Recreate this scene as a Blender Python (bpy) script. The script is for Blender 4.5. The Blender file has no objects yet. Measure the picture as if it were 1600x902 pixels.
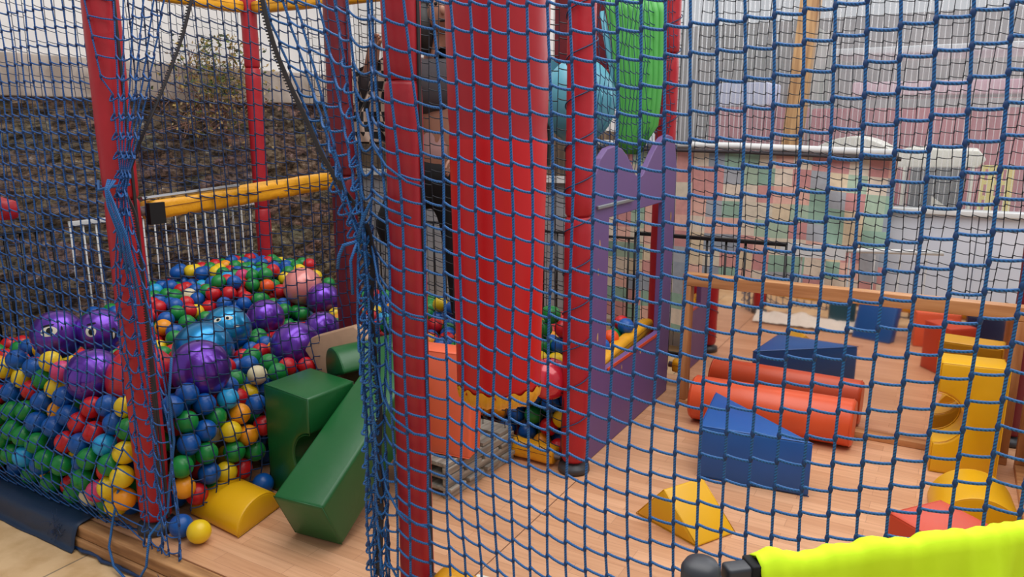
import bpy, bmesh, math, random
import numpy as np
from mathutils import Vector, noise, Matrix
random.seed(7)
S = bpy.context.scene
COL = S.collection
PI = math.pi

# ---------------------------------------------------------------- camera
FPX = 1190.0
PITCH = math.atan(262 / 1190.0)
YAW = math.radians(30)
EYE = 1.5
cd = bpy.data.cameras.new('camera')
cam = bpy.data.objects.new('camera', cd)
COL.objects.link(cam)
cam.location = (0, 0, EYE)
cam.rotation_euler = (PI / 2 - PITCH, 0, YAW)
cd.sensor_width = 36
cd.lens = FPX / 1600 * 36
cd.clip_start = 0.05
S.camera = cam

# ---------------------------------------------------------------- light
W = bpy.data.worlds.new('World')
S.world = W
W.use_nodes = True
bg = W.node_tree.nodes['Background']
bg.inputs[0].default_value = (0.93, 0.96, 1.0, 1)
bg.inputs[1].default_value = 0.50


def area(name, loc, rot, size, sy, power, color=(1, 1, 1)):
    l = bpy.data.lights.new(name, 'AREA')
    l.shape = 'RECTANGLE'
    l.size, l.size_y, l.energy, l.color = size, sy, power, color
    o = bpy.data.objects.new(name, l)
    COL.objects.link(o)
    o.location, o.rotation_euler = loc, rot
    return o


# added overhead lamp for soft daylight; no roof panels are built
area('added_top_light', (-0.6, 2.4, 4.1), (0, 0, 0), 5.5, 4.5, 262, (1, 0.985, 0.965))
area('added_back_light', (1.6, 9.5, 3.6), (math.radians(-62), 0, 0), 5, 3, 260, (0.97, 0.98, 1))  # unseen lamp added beyond the back wall for extra brightness

S.view_settings.view_transform = 'Standard'
S.view_settings.look = 'None'
S.view_settings.exposure = 0.0
S.view_settings.gamma = 1
S.view_settings.use_curve_mapping = False

# ---------------------------------------------------------------- measuring helpers (photo pixel -> place)
_sp, _cp, _sy, _cy = math.sin(PITCH), math.cos(PITCH), math.sin(YAW), math.cos(YAW)


def ray(px, py):
    a = (px - 800) / FPX
    b = (py - 451) / FPX
    f = _cp - b * _sp
    d = _sp + b * _cp
    return Vector((a * _cy - f * _sy, a * _sy + f * _cy, -d))


def onZ(px, py, z=0.0):
    r = ray(px, py)
    return Vector((0, 0, EYE)) + r * ((z - EYE) / r.z)


def onY(px, py, y):
    r = ray(px, py)
    return Vector((0, 0, EYE)) + r * (y / r.y)


def onX(px, py, x):
    r = ray(px, py)
    return Vector((0, 0, EYE)) + r * (x / r.x)


def proj(p):
    x, y, z = p[0], p[1], p[2] - EYE
    rt = x * _cy + y * _sy
    fw = -x * _sy + y * _cy
    zc = fw * _cp - z * _sp
    d = -z * _cp - fw * _sp
    return 800 + FPX * rt / zc, 451 + FPX * d / zc, zc


# ---------------------------------------------------------------- materials
def lin(c):
    return tuple(((v / 255) / 12.92 if v / 255 <= 0.04045 else ((v / 255 + 0.055) / 1.055) ** 2.4) for v in c) + (1,)


def newmat(name):
    m = bpy.data.materials.new(name)
    m.use_nodes = True
    nt = m.node_tree
    b = nt.nodes['Principled BSDF']
    return m, nt, b


def N(nt, kind, **kw):
    n = nt.nodes.new(kind)
    for k, v in kw.items():
        setattr(n, k, v)
    return n


def vinyl(name, rgb, rough=0.42, scale=9, bump=0.15, var=0.12, coat=0.0):
    m, nt, b = newmat(name)
    tc = N(nt, 'ShaderNodeTexCoord')
    nz = N(nt, 'ShaderNodeTexNoise')
    nz.inputs['Scale'].default_value = scale
    nz.inputs['Detail'].default_value = 4
    nt.links.new(tc.outputs['Object'], nz.inputs['Vector'])
    mx = N(nt, 'ShaderNodeMix', data_type='RGBA')
    c = lin(rgb)
    mx.inputs['A'].default_value = tuple(v * (1 - var) for v in c[:3]) + (1,)
    mx.inputs['B'].default_value = tuple(min(1, v * (1 + var)) for v in c[:3]) + (1,)
    nt.links.new(nz.outputs['Fac'], mx.inputs['Factor'])
    nt.links.new(mx.outputs['Result'], b.inputs['Base Color'])
    b.inputs['Roughness'].default_value = rough
    b.inputs['Coat Weight'].default_value = coat
    if bump:
        bp = N(nt, 'ShaderNodeBump')
        bp.inputs['Strength'].default_value = bump
        bp.inputs['Distance'].default_value = 0.01
        nt.links.new(nz.outputs['Fac'], bp.inputs['Height'])
        nt.links.new(bp.outputs['Normal'], b.inputs['Normal'])
    return m


def plain(name, rgb, rough=0.5, metal=0.0, **kw):
    m, nt, b = newmat(name)
    b.inputs['Base Color'].default_value = lin(rgb)
    b.inputs['Roughness'].default_value = rough
    b.inputs['Metallic'].default_value = metal
    for k, v in kw.items():
        b.inputs[k].default_value = v
    return m


def rope(name, rgb, dark):
    """twisted cord: diagonal strands from the tube's own UV (u along the cord in metres, v around)"""
    m, nt, b = newmat(name)
    uv = N(nt, 'ShaderNodeUVMap')
    mp = N(nt, 'ShaderNodeMapping')
    mp.inputs['Scale'].default_value = (1, 1, 1)
    mp.inputs['Rotation'].default_value = (0, 0, math.radians(35))
    wv = N(nt, 'ShaderNodeTexWave')
    wv.inputs['Scale'].default_value = 55
    nt.links.new(uv.outputs['UV'], mp.inputs['Vector'])
    nt.links.new(mp.outputs['Vector'], wv.inputs['Vector'])
    mx = N(nt, 'ShaderNodeMix', data_type='RGBA')
    mx.inputs['A'].default_value = lin(dark)
    mx.inputs['B'].default_value = lin(rgb)
    nt.links.new(wv.outputs['Fac'], mx.inputs['Factor'])
    nt.links.new(mx.outputs['Result'], b.inputs['Base Color'])
    b.inputs['Roughness'].default_value = 0.55
    return m


M = {}
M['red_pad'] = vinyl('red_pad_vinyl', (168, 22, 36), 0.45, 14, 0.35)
M['maroon_and_shaded_pad'] = vinyl('maroon_and_shaded_pad_vinyl', (110, 18, 32), 0.5, 14, 0.35)  # maroon vinyl, also used as red post vinyl darkened for shade
M['red_bag'] = vinyl('red_bag_vinyl', (196, 14, 22), 0.36, 4, 0.35, 0.06)
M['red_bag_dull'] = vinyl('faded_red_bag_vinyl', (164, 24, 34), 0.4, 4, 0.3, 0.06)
M['yellow_pad'] = vinyl('yellow_pad_vinyl', (226, 160, 24), 0.42, 22, 0.6)
M['yellow_block'] = vinyl('yellow_block_vinyl', (222, 168, 14), 0.38, 7, 0.2, 0.06)
M['green_block'] = vinyl('green_block_vinyl', (22, 92, 44), 0.36, 7, 0.25)
M['blue_block'] = vinyl('blue_block_vinyl', (20, 84, 158), 0.38, 7, 0.2)
M['teal_block'] = vinyl('teal_block_vinyl', (14, 78, 96), 0.4, 7, 0.2)
M['orange_block'] = vinyl('orange_block_vinyl', (214, 84, 44), 0.38, 7, 0.2)
M['rust_block'] = vinyl('rust_block_vinyl', (196, 66, 38), 0.45, 7, 0.2)
M['coral_block'] = vinyl('coral_block_vinyl', (232, 104, 68), 0.42, 7, 0.1)
M['beige_board'] = vinyl('beige_backing', (176, 140, 112), 0.7, 30, 0.1)
M['purple_board'] = vinyl('purple_board_paint', (100, 72, 126), 0.5, 6, 0.05, 0.08)
M['green_slide'] = vinyl('green_slide_plastic', (80, 166, 78), 0.4, 6, 0.05)
M['teal_plastic'] = vinyl('teal_plastic', (88, 156, 176), 0.35, 5, 0.1)
M['net_blue'] = rope('blue_net_cord', (28, 112, 184), (8, 54, 108))
M['net_blue_shaded'] = rope('shaded_blue_net_cord', (26, 100, 176), (8, 44, 96))  # same blue cord, colour darkened for the dimmer light on the left net
M['net_navy_and_shaded'] = rope('navy_and_shaded_net_cord', (22, 62, 110), (8, 26, 58))  # navy ropes, and blue net cord with shade put into the colour
M['net_black'] = rope('black_net_cord', (20, 28, 44), (6, 9, 18))
M['zip_black'] = plain('black_zip_tape', (44, 42, 46), 0.7)
M['black_metal'] = plain('black_metal', (16, 17, 20), 0.4)
M['white_paint'] = vinyl('white_paint', (214, 214, 214), 0.5, 6, 0.05, 0.05)
M['grey_plastic'] = plain('dark_grey_plastic', (52, 54, 60), 0.42)
M['grey_metal'] = plain('galvanised_metal', (150, 152, 156), 0.35, 0.7)
M['blue_vinyl'] = vinyl('dark_blue_vinyl', (12, 40, 70), 0.5, 10, 0.3)
M['skin'] = plain('skin', (150, 104, 84), 0.55)
M['hair'] = plain('dark_hair', (26, 20, 20), 0.6)
M['black_cloth'] = plain('black_cloth', (12, 12, 16), 0.85)
M['pink_cloth'] = vinyl('dusty_pink_cloth', (176, 138, 136), 0.85, 12, 0.4)
M['dark_cloth'] = vinyl('dark_grey_cloth', (62, 56, 60), 0.85, 12, 0.4)
M['cream_plastic'] = plain('cream_plastic', (226, 220, 200), 0.5)
M['yellow_plastic'] = plain('yellow_plastic', (226, 202, 66), 0.45)
M['dark_window'] = plain('dark_opening', (22, 30, 42), 0.2)
M['white_rag'] = vinyl('white_cloth', (226, 220, 208), 0.85, 20, 0.5)
M['steel_mirror'] = plain('mirror_glass', (226, 214, 208), 0.035, 1.0)
M['vest'] = vinyl('fluorescent_yellow_cloth', (214, 250, 10), 0.75, 14, 0.25, 0.05)
M['silver_tape'] = plain('silver_reflective_tape', (186, 192, 186), 0.4, 0.3)


def wood(name, c1, c2, stretch=(1, 14, 14), scale=2.5, rough=0.55):
    m, nt, b = newmat(name)
    tc = N(nt, 'ShaderNodeTexCoord')
    mp = N(nt, 'ShaderNodeMapping')
    mp.inputs['Scale'].default_value = stretch
    nz = N(nt, 'ShaderNodeTexNoise')
    nz.inputs['Scale'].default_value = scale
    nz.inputs['Detail'].default_value = 6
    nt.links.new(tc.outputs['Object'], mp.inputs['Vector'])
    nt.links.new(mp.outputs['Vector'], nz.inputs['Vector'])
    cr = N(nt, 'ShaderNodeValToRGB')
    cr.color_ramp.elements[0].position = 0.35
    cr.color_ramp.elements[0].color = lin(c1)
    cr.color_ramp.elements[1].position = 0.68
    cr.color_ramp.elements[1].color = lin(c2)
    nt.links.new(nz.outputs['Fac'], cr.inputs['Fac'])
    nt.links.new(cr.outputs['Color'], b.inputs['Base Color'])
    b.inputs['Roughness'].default_value = rough
    return m


M['frame_wood'] = wood('mirror_frame_wood', (168, 112, 66), (200, 146, 96))
M['frame_wood_up'] = wood('mirror_frame_wood_upright', (160, 104, 60), (196, 140, 90), (14, 14, 1))
M['batten_wood'] = wood('rough_batten_wood', (140, 96, 58), (196, 146, 96), (1, 12, 12), 3, 0.75)
M['grey_wood'] = wood('weathered_pallet_wood', (120, 112, 102), (178, 170, 158), (14, 1, 14), 3, 0.8)
M['post_wood'] = wood('pine_post_wood', (150, 112, 76), (206, 168, 120), (12, 12, 1), 3, 0.7)
M['tan_board'] = wood('brown_shed_board', (84, 68, 56), (124, 104, 84), (10, 10, 1), 3, 0.8)


def laminate():
    m, nt, b = newmat('beech_laminate')
    tc = N(nt, 'ShaderNodeTexCoord')
    br = N(nt, 'ShaderNodeTexBrick')
    br.offset = 0.37
    br.offset_frequency = 2
    br.inputs['Scale'].default_value = 1.0
    br.inputs['Brick Width'].default_value = 0.42
    br.inputs['Row Height'].default_value = 0.062
    br.inputs['Mortar Size'].default_value = 0.0006
    br.inputs['Bias'].default_value = 0.0
    br.inputs['Color1'].default_value = lin((220, 170, 132))
    br.inputs['Color2'].default_value = lin((200, 148, 110))
    br.inputs['Mortar'].default_value = lin((160, 112, 82))
    nt.links.new(tc.outputs['Object'], br.inputs['Vector'])
    mp = N(nt, 'ShaderNodeMapping')
    mp.inputs['Scale'].default_value = (1.2, 22, 1)
    nz = N(nt, 'ShaderNodeTexNoise')
    nz.inputs['Scale'].default_value = 3
    nz.inputs['Detail'].default_value = 5
    nt.links.new(tc.outputs['Object'], mp.inputs['Vector'])
    nt.links.new(mp.outputs['Vector'], nz.inputs['Vector'])
    mx = N(nt, 'ShaderNodeMix', data_type='RGBA', blend_type='MULTIPLY')
    cr = N(nt, 'ShaderNodeValToRGB')
    cr.color_ramp.elements[0].position = 0.3
    cr.color_ramp.elements[0].color = (0.82, 0.76, 0.7, 1)
    cr.color_ramp.elements[1].position = 0.62
    cr.color_ramp.elements[1].color = (1, 1, 1, 1)
    nt.links.new(nz.outputs['Fac'], cr.inputs['Fac'])
    mx.inputs['Factor'].default_value = 0.8
    nt.links.new(br.outputs['Color'], mx.inputs['A'])
    nt.links.new(cr.outputs['Color'], mx.inputs['B'])
    nt.links.new(mx.outputs['Result'], b.inputs['Base Color'])
    b.inputs['Roughness'].default_value = 0.4
    return m


def tiles():
    m, nt, b = newmat('travertine_tiles')
    tc = N(nt, 'ShaderNodeTexCoord')
    br = N(nt, 'ShaderNodeTexBrick')
    br.offset = 0.5
    br.inputs['Scale'].default_value = 1
    br.inputs['Brick Width'].default_value = 0.62
    br.inputs['Row Height'].default_value = 0.42
    br.inputs['Mortar Size'].default_value = 0.004
    br.inputs['Color1'].default_value = lin((226, 190, 144))
    br.inputs['Color2'].default_value = lin((212, 174, 128))
    br.inputs['Mortar'].default_value = lin((150, 130, 106))
    mp0 = N(nt, 'ShaderNodeMapping')
    mp0.inputs['Location'].default_value = (0.2, 0.18, 0)
    nt.links.new(tc.outputs['Object'], mp0.inputs['Vector'])
    nt.links.new(mp0.outputs['Vector'], br.inputs['Vector'])
    nz = N(nt, 'ShaderNodeTexNoise')
    nz.inputs['Scale'].default_value = 9
    nz.inputs['Detail'].default_value = 8
    nt.links.new(tc.outputs['Object'], nz.inputs['Vector'])
    cr = N(nt, 'ShaderNodeValToRGB')
    cr.color_ramp.elements[0].position = 0.35
    cr.color_ramp.elements[0].color = (0.74, 0.66, 0.54, 1)
    cr.color_ramp.elements[1].position = 0.6
    cr.color_ramp.elements[1].color = (1, 1, 1, 1)
    nt.links.new(nz.outputs['Fac'], cr.inputs['Fac'])
    mx = N(nt, 'ShaderNodeMix', data_type='RGBA', blend_type='MULTIPLY')
    mx.inputs['Factor'].default_value = 0.8
    nt.links.new(br.outputs['Color'], mx.inputs['A'])
    nt.links.new(cr.outputs['Color'], mx.inputs['B'])
    nt.links.new(mx.outputs['Result'], b.inputs['Base Color'])
    bp = N(nt, 'ShaderNodeBump')
    bp.inputs['Strength'].default_value = 0.4
    bp.inputs['Distance'].default_value = 0.01
    nt.links.new(nz.outputs['Fac'], bp.inputs['Height'])
    nt.links.new(bp.outputs['Normal'], b.inputs['Normal'])
    b.inputs['Roughness'].default_value = 0.6
    return m


def stone():
    m, nt, b = newmat('rubble_stone')
    tc = N(nt, 'ShaderNodeTexCoord')
    mp = N(nt, 'ShaderNodeMapping')
    mp.inputs['Scale'].default_value = (1, 1, 2.2)
    nt.links.new(tc.outputs['Object'], mp.inputs['Vector'])
    vo = N(nt, 'ShaderNodeTexVoronoi')
    vo.inputs['Scale'].default_value = 4.5
    nt.links.new(mp.outputs['Vector'], vo.inputs['Vector'])
    nz = N(nt, 'ShaderNodeTexNoise')
    nz.inputs['Scale'].default_value = 14
    nz.inputs['Detail'].default_value = 9
    nz.inputs['Roughness'].default_value = 0.7
    nt.links.new(mp.outputs['Vector'], nz.inputs['Vector'])
    cr = N(nt, 'ShaderNodeValToRGB')
    e = cr.color_ramp.elements
    e[0].position, e[0].color = 0.36, lin((30, 22, 18))
    e[1].position, e[1].color = 0.68, lin((232, 216, 198))
    for p, c in ((0.45, (84, 64, 50)), (0.53, (146, 118, 92)), (0.61, (160, 134, 112))):
        q = e.new(p)
        q.color = lin(c)
    nt.links.new(nz.outputs['Fac'], cr.inputs['Fac'])
    mx = N(nt, 'ShaderNodeMix', data_type='RGBA', blend_type='MULTIPLY')
    mx.inputs['Factor'].default_value = 0.3
    nt.links.new(cr.outputs['Color'], mx.inputs['A'])
    nt.links.new(vo.outputs['Color'], mx.inputs['B'])
    bw = N(nt, 'ShaderNodeHueSaturation')
    bw.inputs['Saturation'].default_value = 0.85
    bw.inputs['Value'].default_value = 1.15
    nt.links.new(mx.outputs['Result'], bw.inputs['Color'])
    nt.links.new(bw.outputs['Color'], b.inputs['Base Color'])
    bp = N(nt, 'ShaderNodeBump')
    bp.inputs['Strength'].default_value = 1
    bp.inputs['Distance'].default_value = 0.05
    nt.links.new(nz.outputs['Fac'], bp.inputs['Height'])
    nt.links.new(bp.outputs['Normal'], b.inputs['Normal'])
    b.inputs['Roughness'].default_value = 0.9
    return m


def render_wall(name, c1, c2, scale=5):
    m, nt, b = newmat(name)
    tc = N(nt, 'ShaderNodeTexCoord')
    nz = N(nt, 'ShaderNodeTexNoise')
    nz.inputs['Scale'].default_value = scale
    nz.inputs['Detail'].default_value = 7
    nt.links.new(tc.outputs['Object'], nz.inputs['Vector'])
    cr = N(nt, 'ShaderNodeValToRGB')
    cr.color_ramp.elements[0].position, cr.color_ramp.elements[0].color = 0.35, lin(c1)
    cr.color_ramp.elements[1].position, cr.color_ramp.elements[1].color = 0.65, lin(c2)
    nt.links.new(nz.outputs['Fac'], cr.inputs['Fac'])
    nt.links.new(cr.outputs['Color'], b.inputs['Base Color'])
    b.inputs['Roughness'].default_value = 0.85
    return m


def patchwork():
    m, nt, b = newmat('patchwork_print_cloth')
    uv = N(nt, 'ShaderNodeUVMap')
    nt.links.new(uv.outputs['UV'], (fl := N(nt, 'ShaderNodeVectorMath', operation='FLOOR')).inputs[0])
    wn = N(nt, 'ShaderNodeTexWhiteNoise', noise_dimensions='2D')
    nt.links.new(fl.outputs[0], wn.inputs['Vector'])
    cr = N(nt, 'ShaderNodeValToRGB')
    cr.color_ramp.interpolation = 'CONSTANT'
    e = cr.color_ramp.elements
    cols = [(196, 178, 148), (190, 92, 80), (112, 160, 134), (128, 138, 154), (206, 130, 100), (198, 168, 118), (142, 172, 140), (146, 150, 160), (204, 180, 152), (182, 82, 78)]
    e[0].position, e[0].color = 0, lin(cols[0])
    e[1].position, e[1].color = 1 / len(cols), lin(cols[1])
    for i in range(2, len(cols)):
        q = e.new(i / len(cols))
        q.color = lin(cols[i])
    nt.links.new(wn.outputs['Value'], cr.inputs['Fac'])
    nz = N(nt, 'ShaderNodeTexNoise')
    nz.inputs['Scale'].default_value = 3
    nz.inputs['Detail'].default_value = 6
    nt.links.new(uv.outputs['UV'], nz.inputs['Vector'])
    mr = N(nt, 'ShaderNodeMapRange')
    mr.inputs['To Min'].default_value = 0.7
    mr.inputs['To Max'].default_value = 1.25
    nt.links.new(nz.outputs['Fac'], mr.inputs['Value'])
    mx = N(nt, 'ShaderNodeMix', data_type='RGBA', blend_type='MULTIPLY')
    mx.inputs['Factor'].default_value = 0.75
    nt.links.new(cr.outputs['Color'], mx.inputs['A'])
    nt.links.new(mr.outputs['Result'], mx.inputs['B'])
    nt.links.new(mx.outputs['Result'], b.inputs['Base Color'])
    hs = N(nt, 'ShaderNodeHueSaturation')
    hs.inputs['Saturation'].default_value = 0.66
    hs.inputs['Value'].default_value = 1.2
    nt.links.new(mx.outputs['Result'], hs.inputs['Color'])
    nt.links.new(hs.outputs['Color'], b.inputs['Base Color'])
    b.inputs['Roughness'].default_value = 0.8
    return m


def polycarb():
    m, nt, b = newmat('multiwall_polycarbonate')
    b.inputs['Base Color'].default_value = (0.9, 0.92, 0.94, 1)
    b.inputs['Roughness'].default_value = 0.25
    tr = N(nt, 'ShaderNodeBsdfTransparent')
    tr.inputs[0].default_value = (0.93, 0.94, 0.95, 1)
    tl = N(nt, 'ShaderNodeBsdfTranslucent')
    tl.inputs[0].default_value = (0.9, 0.9, 0.92, 1)
    tc = N(nt, 'ShaderNodeTexCoord')
    nz = N(nt, 'ShaderNodeTexNoise')
    mp = N(nt, 'ShaderNodeMapping')
    mp.inputs['Scale'].default_value = (60, 1, 5)
    nz.inputs['Scale'].default_value = 1
    nt.links.new(tc.outputs['Object'], mp.inputs['Vector'])
    nt.links.new(mp.outputs['Vector'], nz.inputs['Vector'])
    mr = N(nt, 'ShaderNodeMapRange')
    mr.inputs['To Min'].default_value = 0.03
    mr.inputs['To Max'].default_value = 0.14
    nt.links.new(nz.outputs['Fac'], mr.inputs['Value'])
    a1 = N(nt, 'ShaderNodeMixShader')
    nt.links.new(mr.outputs['Result'], a1.inputs[0])
    nt.links.new(tr.outputs[0], a1.inputs[1])
    nt.links.new(tl.outputs[0], a1.inputs[2])
    a2 = N(nt, 'ShaderNodeMixShader')
    a2.inputs[0].default_value = 0.06
    nt.links.new(a1.outputs[0], a2.inputs[1])
    nt.links.new(b.outputs[0], a2.inputs[2])
    nt.links.new(a2.outputs[0], nt.nodes['Material Output'].inputs['Surface'])
    return m


def rib_mat():
    m, nt, b = newmat('polycarbonate_rib')
    b.inputs['Base Color'].default_value = (0.85, 0.87, 0.9, 1)
    b.inputs['Roughness'].default_value = 0.25
    tr = N(nt, 'ShaderNodeBsdfTransparent')
    a2 = N(nt, 'ShaderNodeMixShader')
    a2.inputs[0].default_value = 0.24
    nt.links.new(tr.outputs[0], a2.inputs[1])
    nt.links.new(b.outputs[0], a2.inputs[2])
    nt.links.new(a2.outputs[0], nt.nodes['Material Output'].inputs['Surface'])
    return m


def checked_cloth():
    m, nt, b = newmat('black_and_beige_checked_cloth')
    uv = N(nt, 'ShaderNodeTexCoord')
    ck = N(nt, 'ShaderNodeTexChecker')
    ck.inputs['Scale'].default_value = 22
    ck.inputs['Color1'].default_value = lin((14, 13, 16))
    ck.inputs['Color2'].default_value = lin((168, 148, 134))
    nt.links.new(uv.outputs['Object'], ck.inputs['Vector'])
    nt.links.new(ck.outputs['Color'], b.inputs['Base Color'])
    b.inputs['Roughness'].default_value = 0.85
    return m


M['laminate'] = laminate()
M['tiles'] = tiles()
M['stone'] = stone()
M['patchwork'] = patchwork()
M['polycarb'] = polycarb()
M['rib'] = rib_mat()
M['checked'] = checked_cloth()
M['concrete_band'] = render_wall('concrete_band', (160, 146, 134), (198, 186, 176), 7)
M['white_wall'] = render_wall('white_render', (234, 232, 230), (244, 242, 240), 2)
M['grey_wall'] = render_wall('grey_render', (140, 140, 146), (158, 158, 164), 3)
M['panel_white'] = render_wall('white_panel', (196, 200, 212), (210, 212, 222), 2)


# ---------------------------------------------------------------- mesh helpers
def mk(name, verts, faces, mat, parent=None, smooth=False, uvs=None, mids=None):
    me = bpy.data.meshes.new(name)
    me.from_pydata([tuple(v) for v in verts], [], faces)
    mats = mat if isinstance(mat, (list, tuple)) else [mat]
    for m in mats:
        me.materials.append(m)
    if mids is not None:
        me.polygons.foreach_set('material_index', mids)
    if smooth:
        me.polygons.foreach_set('use_smooth', [True] * len(me.polygons))
    if uvs is not None:
        l = me.uv_layers.new(name='UVMap')
        l.data.foreach_set('uv', [c for f in faces for i in f for c in uvs[i]])
    me.update()
    o = bpy.data.objects.new(name, me)
    COL.objects.link(o)
    if parent:
        o.parent = parent
    return o


def tag(o, label, cat, group=None, kind=None):
    o['label'] = label
    o['category'] = cat
    if group:
        o['group'] = group
    if kind:
        o['kind'] = kind
    return o


def struct(o):
    o['kind'] = 'structure'
    return o


def empty(name, loc=(0, 0, 0), rz=0.0):
    o = bpy.data.objects.new(name, None)
    COL.objects.link(o)
    o.location = loc
    o.rotation_euler = (0, 0, rz)
    o.empty_display_size = 0.05
    return o


class MB:
    def __init__(s):
        s.v, s.f, s.uv, s.m = [], [], [], []
        s.mi = 0

    def quadbox(s, a, b):
        i = len(s.v)
        for x in (a[0], b[0]):
            for y in (a[1], b[1]):
                for z in (a[2], b[2]):
                    s.v.append((x, y, z))
                    s.uv.append((x, z))
        for f in ((0, 1, 3, 2), (4, 6, 7, 5), (0, 4, 5, 1), (2, 3, 7, 6), (0, 2, 6, 4), (1, 5, 7, 3)):
            s.f.append(tuple(i + k for k in f))
            s.m.append(s.mi)
        return s

    def tube(s, pts, r, n=6, cap=True, closed=False):
        pts = [Vector(p) for p in pts]
        if len(pts) < 2:
            return s
        rr = r if isinstance(r, (list, tuple)) else [r] * len(pts)
        base = len(s.v)
        up = Vector((0.13, 0.31, 0.94)).normalized()
        u = 0.0
        prev = None
        L = len(pts)
        for k, p in enumerate(pts):
            if closed:
                t = pts[(k + 1) % L] - pts[k - 1]
            else:
                t = pts[min(k + 1, L - 1)] - pts[max(k - 1, 0)]
            if t.length < 1e-9:
                t = Vector((0, 0, 1))
            t.normalize()
            if prev is None:
                a = t.cross(up)
                if a.length < 0.2:
                    a = t.cross(Vector((1, 0, 0)))
            else:
                a = prev - t * prev.dot(t)
            a.normalize()
            prev = a
            b = t.cross(a)
            if k:
                u += (pts[k] - pts[k - 1]).length
            for q in range(n):
                an = 2 * PI * q / n
                s.v.append(p + (a * math.cos(an) + b * math.sin(an)) * rr[k])
                s.uv.append((u, q / n * 2 * PI * rr[k]))
        for k in range(L if closed else L - 1):
            k2 = (k + 1) % L
            for q in range(n):
                q2 = (q + 1) % n
                s.f.append((base + k * n + q, base + k * n + q2, base + k2 * n + q2, base + k2 * n + q))
                s.m.append(s.mi)
        if cap and not closed:
            s.f.append(tuple(base + q for q in reversed(range(n))))
            s.m.append(s.mi)
            s.f.append(tuple(base + (L - 1) * n + q for q in range(n)))
            s.m.append(s.mi)
        return s

    def prism(s, poly, ax, h):
        """closed polygon (list of Vector) extruded along vector ax*h"""
        i = len(s.v)
        n = len(poly)
        d = Vector(ax) * h
        for p in poly:
            s.v.append(Vector(p))
            s.uv.append((p[0], p[2]))
        for p in poly:
            s.v.append(Vector(p) + d)
            s.uv.append((p[0], p[2]))
        s.f.append(tuple(i + k for k in range(n)))
        s.f.append(tuple(i + n + k for k in reversed(range(n))))
        s.m += [s.mi] * 2
        for k in range(n):
            k2 = (k + 1) % n
            s.f.append((i + k, i + n + k, i + n + k2, i + k2))
            s.m.append(s.mi)
        return s

    def ball(s, c, r, seg=12, rings=8, sc=(1, 1, 1)):
        i = len(s.v)
        c = Vector(c)
        for a in range(rings + 1):
            th = PI * a / rings
            for b in range(seg):
                ph = 2 * PI * b / seg
                s.v.append(c + Vector((r * sc[0] * math.sin(th) * math.cos(ph), r * sc[1] * math.sin(th) * math.sin(ph), r * sc[2] * math.cos(th))))
                s.uv.append((0, 0))
        for a in range(rings):
            for b in range(seg):
                b2 = (b + 1) % seg
                s.f.append((i + a * seg + b, i + (a + 1) * seg + b, i + (a + 1) * seg + b2, i + a * seg + b2))
                s.m.append(s.mi)
        return s

    def lathe(s, prof, c=(0, 0, 0), n=24, caps=True):
        i = len(s.v)
        for (r, z) in prof:
            for q in range(n):
                an = 2 * PI * q / n
                s.v.append(Vector((c[0] + r * math.cos(an), c[1] + r * math.sin(an), c[2] + z)))
                s.uv.append((an, z))
        for k in range(len(prof) - 1):
            for q in range(n):
                q2 = (q + 1) % n
                s.f.append((i + k * n + q, i + k * n + q2, i + (k + 1) * n + q2, i + (k + 1) * n + q))
                s.m.append(s.mi)
        if caps:
            s.f.append(tuple(i + q for q in reversed(range(n))))
            s.f.append(tuple(i + (len(prof) - 1) * n + q for q in range(n)))
            s.m += [s.mi] * 2
        return s

    def build(s, name, mat, parent=None, smooth=False, bevel=0, origin=None):
        vs = s.v
        if origin is not None:
            o0 = Vector(origin)
            vs = [Vector(v) - o0 for v in vs]
        o = mk(name, vs, s.f, mat, parent, smooth, s.uv, s.m)
        if origin is not None:
            o.location = origin
        if bevel:
            bm = bmesh.new()
            bm.from_mesh(o.data)
            bmesh.ops.recalc_face_normals(bm, faces=bm.faces)
            bm.to_mesh(o.data)
            bm.free()
            md = o.modifiers.new('bevel', 'BEVEL')
            md.width = bevel
            md.segments = 3
            md.limit_method = 'ANGLE'
            md.angle_limit = math.radians(28)
            md.harden_normals = False
            o.data.polygons.foreach_set('use_smooth', [True] * len(o.data.polygons))
        return o


def box(name, a, b, mat, parent=None, bevel=0):
    return MB().quadbox(a, b).build(name, mat, parent, False, bevel)


# ---------------------------------------------------------------- setting
struct(box('floor', (-6.5, -2.5, -0.14), (3.2, 9, -0.10), M['tiles']))
o = MB().quadbox((-4.35, 1.51, -0.06), (0.46, 4.3, -0.001)).build('trim_1', M['laminate'])
struct(o)
# fine seam between two sheets of the laminate
sm = MB()
sm.quadbox((-1.262, 1.52, -0.001), (-1.259, 2.75, 0.0006))
struct(sm.build('trim_2', plain('seam_dark', (120, 82, 60), 0.6)))

# left wall: rubble stone below, concrete band, white render above
XL = -4.8
nx, nz_ = 120, 60
vs, fs = [], []
for j in range(nz_ + 1):
    for i in range(nx + 1):
        y = 0.6 + i * (5.6 - 0.6) / nx
        z = -0.12 + j * (1.66 + 0.12) / nz_
        q = Vector((y * 3.2, z * 7.5, 1.3))
        d = noise.noise(q) * 0.06 + noise.noise(q * 2.7) * 0.03 + (abs(noise.noise(Vector((y * 1.3, z * 9, 4)))) ** 0.5) * 0.03
        vs.append((XL + d, y, z))
for j in range(nz_):
    for i in range(nx):
        a = j * (nx + 1) + i
        fs.append((a, a + 1, a + nx + 2, a + nx + 1))
struct(mk('wall_left', vs, fs, M['stone'], smooth=False))
struct(box('trim_3', (XL - 0.25, 0.6, 1.64), (XL + 0.05, 5.6, 1.885), M['concrete_band'], bevel=0.01))
struct(box('wall_left_upper', (XL - 0.25, 0.6, 1.86), (XL - 0.04, 5.6, 4.2), M['white_wall']))
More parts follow.
